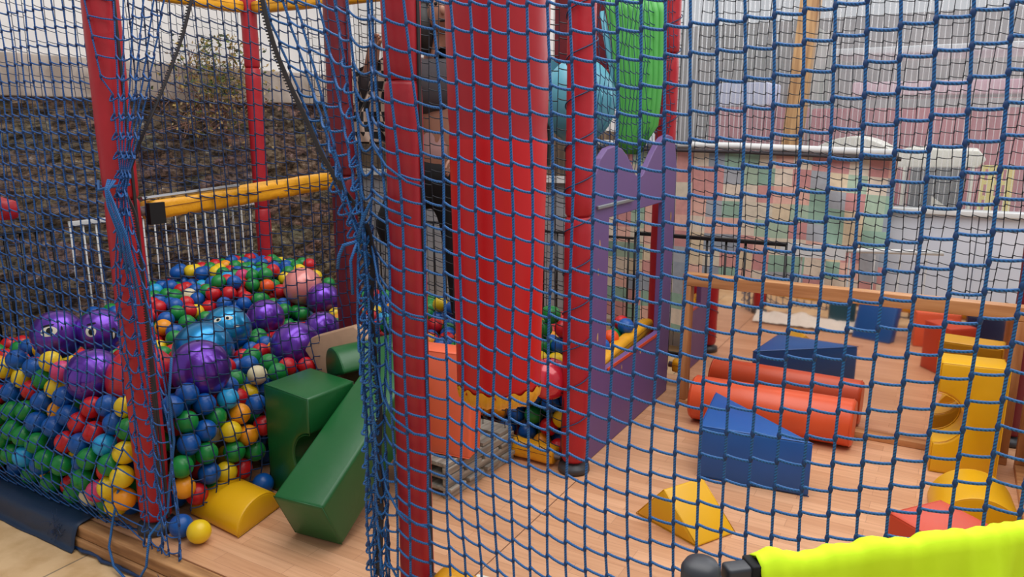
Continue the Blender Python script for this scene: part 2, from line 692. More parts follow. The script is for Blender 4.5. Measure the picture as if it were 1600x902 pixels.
# back wall left part: grey below, white boards above
struct(box('wall_back', (XL, 5.5, -0.12), (-1.95, 5.62, 1.02), M['grey_wall']))
struct(box('trim_4', (XL, 5.44, 1.02), (-1.95, 5.62, 1.07), M['white_paint']))
b_ = MB()
for k in range(14):
    x0 = XL + k * 0.2
    b_.quadbox((x0, 5.5, 1.07), (x0 + 0.19, 5.53 + 0.01 * (k % 2), 1.42))
struct(b_.build('wall_back_boards', M['tan_board'], bevel=0.003))
b_ = MB()
for k in range(15):
    x0 = XL + k * 0.2
    b_.quadbox((x0, 5.5, 1.42), (x0 + 0.192, 5.53 + 0.012 * (k % 2), 4.2))
struct(b_.build('wall_back_upper', M['white_wall'], bevel=0.003))
# back wall right part: white panelled half wall
YB = 5.2
b_ = MB()
x0 = -1.95
while x0 < 2.4:
    b_.quadbox((x0, YB, -0.12), (x0 + 0.295, YB + 0.06, 0.965))
    x0 += 0.30
b_.quadbox((-1.95, YB + 0.03, -0.12), (2.35, YB + 0.055, 0.96))
struct(b_.build('wall_back_panels', M['panel_white'], bevel=0.004))
struct(box('trim_5', (-1.95, YB - 0.03, 0.955), (2.4, YB + 0.09, 0.985), M['white_paint'], bevel=0.004))

# translucent multiwall sheets above the half wall, with internal ribs
b_ = MB()
b_.quadbox((-1.95, YB + 0.01, 0.985), (2.4, YB + 0.014, 4.2))
win = struct(b_.build('window_1', M['polycarb']))
b_ = MB()
x0 = -1.94
while x0 < 2.39:
    b_.quadbox((x0, YB - 0.004, 0.99), (x0 + 0.0045, YB + 0.008, 4.2))
    x0 += 0.030
ribs = b_.build('glazing_ribs', M['rib'], win)

# wooden post of the shelter, slightly leaning
pa, pb = onY(1236, 236, YB - 0.12), onY(1276, -60, YB - 0.12)
w2 = 0.055
b_ = MB()
ax = (pb - pa)
b_.prism([pa + Vector((-w2, -w2, 0)), pa + Vector((w2, -w2, 0)), pa + Vector((w2, w2, 0)), pa + Vector((-w2, w2, 0))], ax.normalized(), ax.length + 0.3)
o = b_.build('timber_post', M['post_wood'], bevel=0.004)
# extend the foot to the ledge / ground
b_ = MB()
b_.prism([Vector((pa.x - w2, pa.y - w2, -0.1)), Vector((pa.x + w2, pa.y - w2, -0.1)), Vector((pa.x + w2, pa.y + w2, -0.1)), Vector((pa.x - w2, pa.y + w2, -0.1))], Vector((0, 0, 1)), pa.z + 0.1)
b_.build('post_foot', M['post_wood'], o)
tag(o, 'rough pine post standing against the clear corrugated sheets', 'post')


# ---- things outside, seen blurred through the clear sheets
def slab(name, px0, py0, px1, py1, Y, depth, mat, label, cat, ground=True):
    a = onY(px0, py1, Y)
    c = onY(px1, py0, Y)
    o = box(name, (a.x, Y, -0.1 if ground else a.z), (c.x, Y + depth, c.z), mat, bevel=0.02)
    tag(o, label, cat)
    return o


M['pink_red'] = render_wall('faded_red_paint', (150, 14, 44), (182, 50, 72), 2)
M['pale_pink'] = render_wall('pale_pink_paint', (206, 140, 158), (220, 176, 188), 2)
M['pale_grey'] = render_wall('pale_grey_paint', (138, 134, 134), (168, 160, 156), 1.5)
M['lav'] = plain('pale_lilac_paint', (188, 196, 232), 0.5)
M['greygreen'] = render_wall('grey_green_render', (84, 88, 76), (118, 108, 102), 2)
slab('neighbour_house', 1040, 30, 1262, 262, 8.2, 2.0, M['greygreen'], 'grey building behind the clear sheets left of the pine post', 'building')
slab('distant_wall', 1255, -10, 1900, 300, 10.4, 0.3, M['pale_grey'], 'pale grey wall far behind the clear sheets on the right', 'wall')
slab('red_stall', 1105, 166, 1245, 228, 7.3, 0.7, M['pink_red'], 'low faded red stall behind the clear sheets left of the pine post', 'stall')
slab('lilac_crate', 1120, 128, 1200, 166, 7.3, 0.6, M['lav'], 'pale lilac box on top of the low red stall', 'box', False)
slab('red_car_body', 1262, 166, 1760, 250, 7.0, 1.4, M['pink_red'], 'long faded red body behind the clear sheets right of the pine post', 'vehicle')
slab('pink_car_roof', 1330, 118, 1800, 150, 7.1, 1.2, M['pale_pink'], 'pale pink roof above the long faded red body', 'vehicle roof', False)
slab('white_awning', 1300, 55, 1800, 88, 7.6, 0.9, M['white_paint'], 'white awning edge high behind the clear sheets', 'awning', False)


# playhouse outside the sheets
def playhouse():
    Y = 5.55
    r = empty('playhouse', onY(1400, 300, Y))
    r.location.z = -0.1
    L = Vector(r.location)

    def P(px, py, y=Y):
        return onY(px, py, y) - L
    # dome + eave roof
    poly = []
    for k in range(13):
        t = k / 12
        px = 1262 + t * (1398 - 1262)
        py = 242 - 28 * math.sin(PI * t) ** 0.7
        poly.append(P(px, py))
    MB().prism(poly, (0, 1, 0), 0.5).build('roof_dome', M['cream_plastic'], r, bevel=0.01)
    poly = [P(1385, 262), P(1392, 240), P(1420, 232), P(1530, 236), P(1542, 250), P(1528, 262)]
    MB().prism(poly, (0, 1, 0), 0.6).build('roof_eave', M['cream_plastic'], r, bevel=0.01)
    a, c = P(1402, 345), P(1416, 258)
    base = Vector((0, 0, -L.z - 0.1))
    wm = MB()
    wm.quadbox((a.x, a.y, 0), (c.x, a.y + 0.5, c.z))
    a, c = P(1508, 345), P(1524, 258)
    wm.quadbox((a.x, a.y, 0), (c.x, a.y + 0.5, c.z))
    lo = P(1402, 336)
    wm.quadbox((P(1402, 300).x, P(0, 300).y + 0.02, 0), (P(1524, 300).x, P(0, 300).y + 0.5, lo.z))
    wm.build('wall', M['cream_plastic'], r, bevel=0.005)
    a, c = P(1414, 334), P(1510, 264)
    wo = MB().quadbox((a.x, a.y + 0.1, a.z), (c.x, a.y + 0.13, c.z)).build('window_opening', M['dark_window'], r)
    poly = [P(1455, 334), P(1455, 308), P(1490, 334)]
    MB().prism([p + Vector((0, 0.05, 0)) for p in poly], (0, 1, 0), 0.03).build('inner_panel', M['cream_plastic'], wo)
    # yellow lattice shutter
    ym = MB()
    a, c = P(1528, 332), P(1580, 262)
    for k in range(4):
        z = a.z + (c.z - a.z) * k / 3
        ym.quadbox((a.x, a.y - 0.02, z - 0.012), (c.x, a.y, z + 0.012))
    for k in range(4):
        x = a.x + (c.x - a.x) * k / 3
        w = 0.02 if k in (1, 3) else 0.01
        ym.quadbox((x - w, a.y - 0.021, a.z - 0.012), (x + w, a.y + 0.001, c.z + 0.012))
    ym.build('window_shutter', M['yellow_plastic'], r)
    tag(r, 'cream toy playhouse with dark window and yellow shutter behind the clear sheets', 'playhouse')


playhouse()


# patchwork cloth hung on the half wall, on a silver rail
def cloth():
    Y = 4.95
    tl, tr = onY(1030, 236, Y), onY(1402, 256, Y)
    n1, n2 = 90, 50
    vs, fs, uvs = [], [], []
    x0, x1 = -2.15, tr.x
    for j in range(n2 + 1):
        for i in range(n1 + 1):
            s = i / n1
            t = j / n2
            ztop = 1.325 + (0.0) * s + 0.012 * math.sin(s * 9)
            x = x0 + (x1 - x0) * s
            # right hand corner pulled to a point, folds fanning out
            pull = max(0, (s - 0.72) / 0.28)
            y = Y + 0.02 * math.sin(x * 16 + t * 3) * (0.4 + t) + 0.05 * pull * math.sin((t + 0.05) * 20 * (1.3 - pull)) * (1 - t)
            z = ztop - t * 1.25 - 0.09 * pull * pull * (1 - t) * 0.2
            vs.append((x, y, z))
            uvs.append(((x + 10) / 0.105, (z + 3 + 0.05 * pull * (1 - t)) / 0.108))
    for j in range(n2):
        for i in range(n1):
            a = j * (n1 + 1) + i
            fs.append((a, a + n1 + 1, a + n1 + 2, a + 1))
    o = mk('patchwork_cloth', vs, fs, M['patchwork'], smooth=True, uvs=uvs)
    md = o.modifiers.new('thick', 'SOLIDIFY')
    md.thickness = 0.003
    tag(o, 'faded patchwork cloth in orange, green, blue and cream squares hanging on the back wall', 'cloth')
    rr = MB().tube([(x0 - 0.1, Y - 0.01, 1.352), (-1.2, Y - 0.01, 1.345), (tr.x, Y - 0.01, 1.318)], 0.022, 12).build('curtain_rail', M['white_paint'], smooth=True)
    tag(rr, 'white tube that carries the patchwork cloth', 'rail')
    r2 = MB().tube([(x0 - 0.1, Y - 0.03, 1.318), (-1.2, Y - 0.03, 1.31), (tr.x + 0.02, Y - 0.02, 1.285)], 0.012, 8).build('curtain_cord', M['dark_cloth'], rr, smooth=True)


cloth()


# black railing in front of the cloth
def railing(name, xa, xb, Y, ztop, zbot, step, mat, label, r=0.007, post=False, axis='x', top_h=0.014):
    root = empty(name, (xa if axis == 'x' else Y, Y if axis == 'x' else xa, 0))
    loc = Vector(root.location)

    def V(u, z):
        return (Vector((u, Y, z)) if axis == 'x' else Vector((Y, u, z))) - loc
    tp = MB()
    a, c = V(xa, ztop), V(xb, ztop)
    off = Vector((0.001, 0.018, 0)) if axis == 'x' else Vector((0.018, 0.001, 0))
    tp.quadbox(a - off - Vector((0, 0, top_h)), c + off)
    tp.build('top_rail', mat, root, bevel=0.002)
    bt = MB()
    bt.quadbox(V(xa, zbot) - off * 0.6 - Vector((0, 0, 0.01)), V(xb, zbot) + off * 0.6 + Vector((0, 0, 0.01)))
    bt.build('bottom_rail', mat, root)
    u = xa
    while u <= xb + 1e-6:
        MB().tube([V(u, zbot), V(u, ztop - 0.005)], r, 8).build('baluster', mat, root, smooth=True)
        u += step
    for u in (xa, xb):
        MB().tube([V(u, -0.1), V(u, zbot)], 0.011, 8).build('foot', mat, root, smooth=True)
    tag(root, label, 'railing')
    return root


railing('black_railing', -1.72, -0.80, 4.55, 0.815, 0.05, 0.115, M['black_metal'], 'black metal railing with thin bars standing before the patchwork cloth', top_h=0.022)
railing('black_railing', -4.1, -1.86, 4.9, 0.72, 0.02, 0.11, M['black_metal'], 'black metal railing behind the ball pit in front of the grey wall')
railing('white_railing', 2.54, 4.02, -4.45, 0.925, 0.06, 0.078, M['white_paint'], 'white metal railing between the ball pit and the rubble stone wall', axis='y', r=0.0055, top_h=0.026)
railing('black_railing', 0.9, 2.50, -4.45, 0.905, 0.06, 0.085, M['black_metal'], 'black metal railing at the far left before the rubble stone wall', axis='y')

# white handrail with plate at the right
a, c = onY(1226, 388, 4.7), onY(1475, 396, 4.7)
hr = MB().tube([a, c], 0.014, 10).build('handrail', M['white_paint'], smooth=True)
MB().quadbox((a.x - 0.02, 4.67, a.z - 0.04), (a.x + 0.34, 4.69, a.z + 0.035)).build('plate', M['white_paint'], hr)
for k in range(6):
    x = a.x + 0.1 + k * 0.13
    MB().tube([(x, 4.7, -0.1), (x, 4.7, a.z)], 0.006, 6).build('baluster', M['white_paint'], hr)
tag(hr, 'white handrail with thin white bars in front of the white panels', 'handrail')


# climbing plant over the left wall top
def vines():
    rnd = random.Random(4)
    mb = MB()
    mats = [plain('leaf_green', (112, 124, 62), 0.7), plain('leaf_ochre', (176, 148, 84), 0.7), plain('leaf_rust', (146, 108, 92), 0.7), plain('leaf_dark', (64, 72, 44), 0.7), plain('leaf_straw', (188, 164, 120), 0.7)]
    k = 0
    while k < 1700:
        px = rnd.uniform(225, 440)
        py = rnd.uniform(52, 245)
        x = XL + 0.11 + rnd.random() * 0.12
        dens = math.exp(-((px - 345) / 52) ** 2 - ((py - 125) / 62) ** 2)
        dens *= 0.35 + 1.3 * max(0, noise.noise(Vector((px / 26, py / 20, 2.2))) + 0.35)
        if rnd.random() > dens:
            continue
        k += 1
        p = onX(px, py, x)
        s = 0.006 + rnd.random() * 0.011
        a = Vector((rnd.uniform(-1, 1), rnd.uniform(-1, 1), rnd.uniform(-1, 1))).normalized()
        b = a.cross(Vector((rnd.uniform(-1, 1), rnd.uniform(-1, 1), 0.3))).normalized()
        i = len(mb.v)
        for q in (a * s * 1.5, b * s * 0.7, -a * s * 1.2, -b * s * 0.7):
            mb.v.append(p + q)
            mb.uv.append((0, 0))
        mb.f.append((i, i + 1, i + 2, i + 3))
        mb.m.append(rnd.choice([0, 1, 1, 2, 2, 4]) if py > 150 else rnd.choice([0, 0, 1, 1, 3, 4]))
    for k in range(18):
        px = rnd.uniform(265, 400)
        pts = [onX(px + rnd.uniform(-14, 14) * q, 80 + q * 26 + rnd.uniform(-6, 6), XL + 0.14) for q in range(6)]
        mb.mi = 2
        mb.tube(pts, 0.003, 4)
    o = mb.build('climbing_plant', mats)
    tag(o, 'dry climbing plant with green and ochre leaves hanging over the stone wall', 'plant', kind='stuff')


vines()

# ---------------------------------------------------------------- play frame: padded posts and beams
P1 = (-2.457, 1.59)
P2 = (-1.245, 1.60)
P3 = (-1.315, 2.82)
P4 = (-1.395, 4.09)
P5 = (-2.48, 2.72)
P6 = (-4.2, 3.76)


def padded_post(pos, z0, z1, r, mat, label, joints=(1.25,), strip=None, seed=0, foot=True):
    root = empty('padded_post', (pos[0], pos[1], z0))
    zz = [0.05] + [j - z0 for j in joints] + [z1 - z0]
    for k in range(len(zz) - 1):
        a, b = zz[k], zz[k + 1]
        prof = [(r * 0.86, a + 0.001), (r * 0.97, a + 0.012)]
        n = max(6, int((b - a) / 0.06))
        for q in range(1, n):
            z = a + 0.02 + (b - a - 0.04) * q / n
            prof.append((r * (1 + 0.045 * noise.noise(Vector((z * 7, seed, 0)))), z))
        prof += [(r * 0.97, b - 0.012), (r * 0.86, b - 0.001)]
        slv = MB().lathe(prof, n=24).build('foam_sleeve', mat, root, smooth=True)
    if foot:
        MB().lathe([(r * 0.95, 0), (r * 1.25, 0.006), (r * 1.2, 0.03), (r * 0.5, 0.04), (r * 0.45, 0.07)], n=24).build('base_cup', M['grey_plastic'], root, smooth=True)
    MB().tube([(0, 0, 0.02), (0, 0, z1 - z0 + 0.01)], r * 0.42, 12).build('steel_tube', M['grey_metal'], root, smooth=True)
    if strip is not None:
        an = strip
        c, s = math.cos(an), math.sin(an)
        m = MB()
        pts = [(c * r * 1.02, s * r * 1.02, z) for z in np.linspace(0.06, z1 - z0 - 0.02, 20)]
        m.tube(pts, 0.006, 5)
        m.build('zip_seam', M['zip_black'], slv)
    tag(root, label, 'padded post')
    return root


padded_post(P1, 0, 2.45, 0.056, M['red_pad'], 'red padded post with bunched blue net, between ball pit and entrance', (1.24,), 0.2, 1)
padded_post(P2, 0, 2.45, 0.049, M['red_pad'], 'red padded post nearest the camera, left of the hanging red bag', (1.6,), 0.05, 2)
padded_post(P3, 0, 2.45, 0.056, M['red_pad'], 'red padded post at the near edge of the purple panel', (1.12,), None, 3)
padded_post(P4, 0, 2.45, 0.056, M['red_pad'], 'red padded post at the far edge of the purple panel beside the clear sheets', (1.1, 1.85), None, 4)
padded_post(P5, 0, 2.45, 0.058, M['maroon_and_shaded_pad'], 'red padded post with shade put into its colour at the far end of the sloping yellow beam', (1.25,), None, 5)  # a red post; the shade on it is in the sleeve colour
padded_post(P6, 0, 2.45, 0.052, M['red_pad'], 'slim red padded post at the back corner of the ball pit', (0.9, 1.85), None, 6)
padded_post((0.36, 4.12), 0, 2.45, 0.056, M['maroon_and_shaded_pad'], 'dark red padded post at the right edge behind the mirror', (1.25,), None, 7)


def padded_beam(a, b, r, mat, label, sides=4, sag=0.0, tube=True, cat='padded beam', wr=0.004):
    a, b = Vector(a), Vector(b)
    root = empty('padded_beam', a)
    d = b - a
    t = d.normalized()
    side = t.cross(Vector((0, 0, 1))).normalized()
    up = side.cross(t)
    m = MB()
    n = 44
    prof = []
    K = 20
    for k in range(n + 1):
        s = k / n
        c = t * (0.03 + s * (d.length - 0.06)) - Vector((0, 0, sag * math.sin(PI * s)))
        for q in range(K):
            an = 2 * PI * q / K + PI / 4
            cx, cz = math.cos(an), math.sin(an)
            sq = (abs(cx) ** 4 + abs(cz) ** 4) ** -0.25
            rr = r * sq * (1 + 0.09 * noise.noise(Vector((s * d.length * 14, q * 0.7, a.x * 3)))) * (0.9 if k in (0, n) else 1)
            m.v.append(c + side * cx * rr + up * cz * rr)
            m.uv.append((s, q / K))
    for k in range(n):
        for q in range(K):
            q2 = (q + 1) % K
            m.f.append((k * K + q, k * K + q2, (k + 1) * K + q2, (k + 1) * K + q))
            m.m.append(0)
    m.f.append(tuple(reversed(range(K))))
    m.f.append(tuple(n * K + q for q in range(K)))
    m.m += [0, 0]
    slv = m.build('foam_sleeve', mat, root, smooth=True)
    if tube:
        MB().tube([Vector((0, 0, 0)), d], r * 0.45, 10).build('steel_tube', M['grey_metal'], root, smooth=True)
    st = MB()
    st.tube([t * (0.03 + s * (d.length - 0.06)) + side * (r * 1.02) + up * 0.008 - Vector((0, 0, sag * math.sin(PI * s))) for s in np.linspace(0, 1, 30)], 0.0012, 4)
    st.build('stitching', plain('dark_thread', (96, 50, 20), 0.8), slv)
    tag(root, label, cat)
    return root


bA = padded_beam((P1[0], P1[1] + 0.06, 1.19), (P5[0], P5[1] - 0.05, 1.235), 0.037, M['yellow_pad'], 'yellow padded beam above the ball pit, level with the tied nets')
# black tape and thin steel edge strip on the near end
MB().quadbox((0.02, 0.01, -0.045), (0.046, 0.07, 0.03)).build('black_tape', M['black_cloth'], bA)
MB().tube([(0.02, 0.0, 0.046), (0.02, 0.42, 0.062)], 0.007, 6).build('edge_strip', M['grey_metal'], bA)
padded_beam((-4.2, 1.6, 2.235), (-4.2, 3.72, 2.235), 0.04, M['yellow_pad'], 'yellow padded beam along the top left of the ball pit')
padded_beam((-4.16, 3.76, 2.235), (-1.36, 3.76, 2.235), 0.04, M['yellow_pad'], 'yellow padded beam along the top back of the ball pit')
padded_beam((P2[0] + 0.05, 1.6, 0.20), (0.5, 1.6, 0.16), 0.040, M['yellow_pad'], 'yellow padded low beam at the foot of the front right net, starting at the front post')
padded_beam((-3.72, 1.62, 1.19), (-3.215, 1.62, 1.15), 0.04, M['red_pad'], 'end of a red padded beam cut off by the left edge of the photo', tube=False)
padded_beam((P3[0] - 0.03, P3[1] + 0.06, 0.375), (P4[0] - 0.03, P4[1] - 0.06, 0.375), 0.035, M['yellow_pad'], 'yellow padded beam along the sill of the purple window')
padded_beam((P4[0] + 0.07, 4.12, 0.12), (0.28, 4.12, 0.12), 0.04, M['yellow_pad'], 'yellow padded floor beam behind the mirror')
padded_beam((P5[0] + 0.06, 2.82, 0.05), (P3[0] - 0.06, 2.82, 0.05), 0.04, M['yellow_pad'], 'yellow padded floor beam under the balls behind the red bag')

# lashing spirals round the posts at the purple panel
for (p, lab, z0, z1) in ((P3, 'blue lashing cord wound round the post at the near edge of the purple panel', 0.1, 2.4), (P4, 'blue lashing cord wound round the post at the far edge of the purple panel', 1.35, 2.4)):
    pts = []
    n = 400
    for k in range(n):
        t = k / (n - 1)
        an = t * 2 * PI * (z1 - z0) / 0.17
        rr = 0.0615 + 0.002 * math.sin(an * 3)
        pts.append((p[0] + rr * math.cos(an), p[1] + rr * math.sin(an), z0 + (z1 - z0) * t))
    tag(MB().tube(pts, 0.0028, 5).build('lashing_cord', M['net_navy_and_shaded'], smooth=True), lab, 'cord')


# ---------------------------------------------------------------- purple castle panel
def purple_panel():
    X0, X1 = -1.325, -1.295
    out = [(2.93, 0.0), (4.0, 0.0), (4.0, 1.28)]
    # two rounded crests with a V between them
    crest2 = [(3.99, 1.31), (3.965, 1.38), (3.91, 1.42), (3.84, 1.432), (3.77, 1.42), (3.70, 1.39), (3.63, 1.345), (3.56, 1.29), (3.50, 1.25), (3.45, 1.235)]
    crest1 = [(3.40, 1.255), (3.35, 1.30), (3.29, 1.345), (3.22, 1.38), (3.14, 1.395), (3.06, 1.385), (2.99, 1.345), (2.945, 1.28), (2.93, 1.2)]
    out += crest2 + crest1
    hole = [(3.10, 0.385), (3.10, 1.085), (3.82, 1.09), (3.82, 0.39)]
    bm = bmesh.new()
    vo = [bm.verts.new((X0, y, z)) for y, z in out]
    vh = [bm.verts.new((X0, y, z)) for y, z in hole]
    es = [bm.edges.new((vo[i], vo[(i + 1) % len(vo)])) for i in range(len(vo))]
    es += [bm.edges.new((vh[i], vh[(i + 1) % len(vh)])) for i in range(len(vh))]
    bmesh.ops.triangle_fill(bm, edges=es, use_beauty=True)
    r = bmesh.ops.extrude_face_region(bm, geom=bm.faces[:])
    for v in [g for g in r['geom'] if isinstance(g, bmesh.types.BMVert)]:
        v.co.x = X1
    bmesh.ops.recalc_face_normals(bm, faces=bm.faces)
    me = bpy.data.meshes.new('castle_panel')
    bm.to_mesh(me)
    bm.free()
    me.materials.append(M['purple_board'])
    o = bpy.data.objects.new('castle_panel', me)
    COL.objects.link(o)
    md = o.modifiers.new('b', 'BEVEL')
    md.width = 0.004
    md.segments = 2
    md.limit_method = 'ANGLE'
    tag(o, 'purple wooden castle panel with square window and two rounded crests', 'panel')
    # chips of bare wood
    mb = MB()
    for (y, z, s) in ((3.94, 1.0, 0.03), (3.0, 0.98, 0.018), (3.0, 0.56, 0.02), (3.3, 0.34, 0.012), (2.99, 0.86, 0.016), (3.55, 0.355, 0.014)):
        mb.prism([Vector((X1, y + s * 0.5 * math.cos(a) * random.uniform(.6, 1.1), z + s * 1.3 * math.sin(a) * random.uniform(.6, 1.1))) for a in np.linspace(0, 2 * PI, 7)[:-1]], (1, 0, 0), 0.001)
    mb.build('paint_chip', M['post_wood'], o)
    MB().quadbox((X1, 2.95, 1.135), (X1 + 0.012, 3.36, 1.15)).build('metal_strip', M['grey_metal'], o, bevel=0.002)
    # red trim along the sill
    MB().quadbox((X1 - 0.001, 3.12, 0.372), (X1 + 0.004, 3.80, 0.386)).build('sill_trim', M['rust_block'], o)


purple_panel()


# ---------------------------------------------------------------- hanging red bag
def red_bag():
    c = Vector((-1.275, 2.12, 0))
    root = empty('hanging_bag', (c.x, c.y, 0.59))
    K = 40
    m = MB()
    zs = list(np.linspace(2.46, 0.575, 60))
    for z in zs:
        r = 0.141 + (z - 0.57) * 0.0175
        r *= 1 - 0.018 * math.exp(-((z - 1.435) / 0.012) ** 2)
        for q in range(K):
            an = 2 * PI * q / K
            w = 1 + 0.018 * noise.noise(Vector((math.cos(an) * 2, math.sin(an) * 2, z * 1.7))) + 0.012 * noise.noise(Vector((math.cos(an) * 5, math.sin(an) * 5, z * 1.2 + 7)))
            m.v.append(Vector((r * w * math.cos(an), r * w * math.sin(an), z - 0.55)))
            m.uv.append((an, z))
    for k in range(len(zs) - 1):
        for q in range(K):
            q2 = (q + 1) % K
            m.f.append((k * K + q2, k * K + q, (k + 1) * K + q, (k + 1) * K + q2))
            m.m.append(0)
    m.f.append(tuple(range(K)))
    m.f.append(tuple((len(zs) - 1) * K + q for q in reversed(range(K))))
    m.m += [0, 0]
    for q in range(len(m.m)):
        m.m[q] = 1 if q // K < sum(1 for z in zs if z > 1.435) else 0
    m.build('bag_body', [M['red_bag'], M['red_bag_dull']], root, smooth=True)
    # yellow frilled hem
    f = MB()
    n = 140
    for j in range(4):
        for q in range(n):
            an = 2 * PI * q / n
            fr = 0.006 * math.sin(an * 17) + 0.004 * math.sin(an * 41)
            r = [0.1405, 0.138, 0.131, 0.118][j] + fr * j * 0.35
            z = [0.59, 0.565, 0.545, 0.535][j] - 0.55 + (0.006 * math.sin(an * 17 + 1) if j == 0 else 0)
            f.v.append(Vector((r * math.cos(an) * 1.02, r * math.sin(an) * 1.02, z)))
            f.uv.append((0, 0))
    for j in range(3):
        for q in range(n):
            q2 = (q + 1) % n
            f.f.append((j * n + q, j * n + q2, (j + 1) * n + q2, (j + 1) * n + q))
            f.m.append(0)
    f.build('hem', M['yellow_pad'], root, smooth=True)
    MB().tube([(0, 0, 1.9), (0, 0, 2.2)], 0.01, 8).build('hanging_strap', M['black_cloth'], root)
    tag(root, 'tall red vinyl punch bag with yellow frilled hem hanging in the entrance', 'punch bag')


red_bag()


# ---------------------------------------------------------------- soft blocks
def seams(mb_pts_list, mat, parent, r=0.0022):
    for pts in mb_pts_list:
        MB().tube(pts, r, 5).build('seam', mat, parent, smooth=True)


def prism_block(name, base_poly, ax, h, mat, label, cat='foam block', bevel=0.012, origin=None, group=None):
    base_poly = [Vector(p) for p in base_poly]
    ax = Vector(ax).normalized()
    og = Vector(origin) if origin is not None else base_poly[0]
    m = MB().prism(base_poly, ax, h)
    o = m.build(name, mat, bevel=bevel, origin=og)
    # piped seams round both end faces, on the surface
    n = len(base_poly)
    cen = sum(base_poly, Vector()) / n
    k = bevel * 0.32
    loops = []
    for s, off in ((0, 1), (1, -1)):
        pts = []
        for p in base_poly:
            q = p + (cen - p).normalized() * k + ax * (h * s + off * k)
            pts.append(q - og)
        pts.append(pts[0])
        loops.append(pts)
    seams(loops, mat, o)
    tag(o, label, cat, group)
    return o


# blue triangular wedge
z1 = 0.236
A = Vector((-0.829, 3.027, 0)); B = Vector((-0.374, 3.072, 0))
Cc = onZ(1118, 612, z1); Cc.z = 0
prism_block('wedge_block', [A, B, Cc], (0, 0, 1), z1, M['blue_block'], 'blue triangular foam wedge standing on the laminate before the orange cylinder')

# yellow triangular prism on the floor
a0, b0, b1 = onZ(992, 802), onZ(1090, 857), onZ(1152, 834)
apex = Vector(((a0.x + b0.x) / 2, (a0.y + b0.y) / 2, 0.0))
az = onY(1038, 765, apex.y).z
apex = onY(1036, 764, apex.y)
prism_block('prism_block', [a0, b0, apex], (b1 - b0), (b1 - b0).length, M['yellow_block'], 'yellow triangular foam prism lying alone on the laminate')

# orange cylinder along the mirror
rc = 0.112
o = MB()
prof = []
ca, cb = Vector((-1.045, 3.675, rc + 0.004)), Vector((-0.285, 3.70, rc + 0.004))
o.tube([ca, ca + Vector((0.012, 0, 0)), cb - Vector((0.012, 0, 0)), cb], [rc * 0.93, rc, rc, rc * 0.93], 40)
cyl = o.build('cylinder_block', M['orange_block'], smooth=False, origin=ca)
for p in cyl.data.polygons:
    p.use_smooth = len(p.vertices) == 4
cax = (cb - ca).normalized()
csd = cax.cross(Vector((0, 0, 1))).normalized()
for x in (0.012, (cb - ca).length - 0.012):
    MB().tube([cax * x + csd * (rc * math.cos(t)) + Vector((0, 0, rc * math.sin(t))) for t in np.linspace(0, 2 * PI, 41)[:-1]], 0.0025, 5, closed=True).build('seam', M['orange_block'], cyl, smooth=True)
tag(cyl, 'long orange foam cylinder lying along the foot of the mirror', 'foam block')


def arch_profile(w, h, r, n=14):
    """rectangle w x h with a half round bite of radius r in the middle of the left side (u=0)"""
    pts = [(0, 0), (w, 0), (w, h), (0, h)]
    bite = [(r * math.sin(t), h / 2 + r * math.cos(t)) for t in np.linspace(0, PI, n)]
    return pts + bite


# yellow bridge block standing on end
u = Vector((0.94, 0.1, 0)).normalized()
f = Vector((-0.1, 0.94, 0)).normalized()
c0 = Vector((0.035, 3.585, 0))
prof = [c0 + u * p[0] + Vector((0, 0, p[1])) for p in arch_profile(0.255, 0.50, 0.115)]
prism_block('bridge_block', prof, f, 0.165, M['yellow_block'], 'yellow foam bridge block standing on end in front of the mirror corner')

# yellow half round blocks on the right
def half_round(c, R, depth, ang, mat, name, label, full=0.0, z0=0.0):
    u = Vector((math.cos(ang), math.sin(ang), 0))
    f = Vector((-math.sin(ang), math.cos(ang), 0))
    pts = [Vector(c) + u * (R * math.cos(t)) + Vector((0, 0, z0 + R * math.sin(t))) for t in np.linspace(0, PI, 25)]
    return prism_block(name, pts, f, depth, mat, label, bevel=0.008)


half_round((0.215, 3.07, 0), 0.15, 0.27, 0.1, M['yellow_block'], 'half_round_block', 'yellow half round foam block behind the rust red wedge')
half_round((0.345, 2.85, 0), 0.10, 0.2, 1.35, M['yellow_block'], 'half_round_block', 'yellow half round foam block cut off by the right edge above the vest')

# rust red block behind the vest
q = [onZ(1388, 800, 0.3), onZ(1470, 780, 0.3), onZ(1552, 822, 0.3)]
q.append(q[0] + q[2] - q[1])
for p in q:
    p.z = 0
q = [q[0], q[3], q[2], q[1]]
prism_block('cube_block', q, (0, 0, 1), 0.3, M['rust_block'], 'rust red foam block right behind the yellow vest')

# blocks in the play area that the mirror shows
prism_block('slab_block', [Vector((-0.50, 1.90, 0)), Vector((-0.24, 1.98, 0)), Vector((-0.27, 2.05, 0)), Vector((-0.52, 1.98, 0))], Vector((0.1, -0.35, 1)), 0.27, M['blue_block'], 'blue foam slab leaning by the front net, seen in the mirror', 'foam block')
prism_block('cube_block', [Vector((-0.72, 1.68, 0)), Vector((-0.54, 1.67, 0)), Vector((-0.52, 1.80, 0)), Vector((-0.70, 1.82, 0))], (0, 0, 1), 0.22, M['teal_block'], 'dark teal foam block by the front net, seen in the mirror', 'foam block')
prism_block('cube_block', [Vector((-0.16, 1.75, 0)), Vector((0.12, 1.72, 0)), Vector((0.14, 1.98, 0)), Vector((-0.13, 2.02, 0))], (0, 0, 1), 0.24, M['coral_block'], 'coral red foam block behind the rust red block, seen in the mirror', 'foam block')
prism_block('cube_block', [Vector((0.17, 1.72, 0)), Vector((0.4, 1.72, 0)), Vector((0.4, 2.05, 0)), Vector((0.17, 2.05, 0))], (0, 0, 1), 0.26, plain('navy_block', (16, 36, 78), 0.4), 'navy foam block by the front net, seen in the mirror', 'foam block')


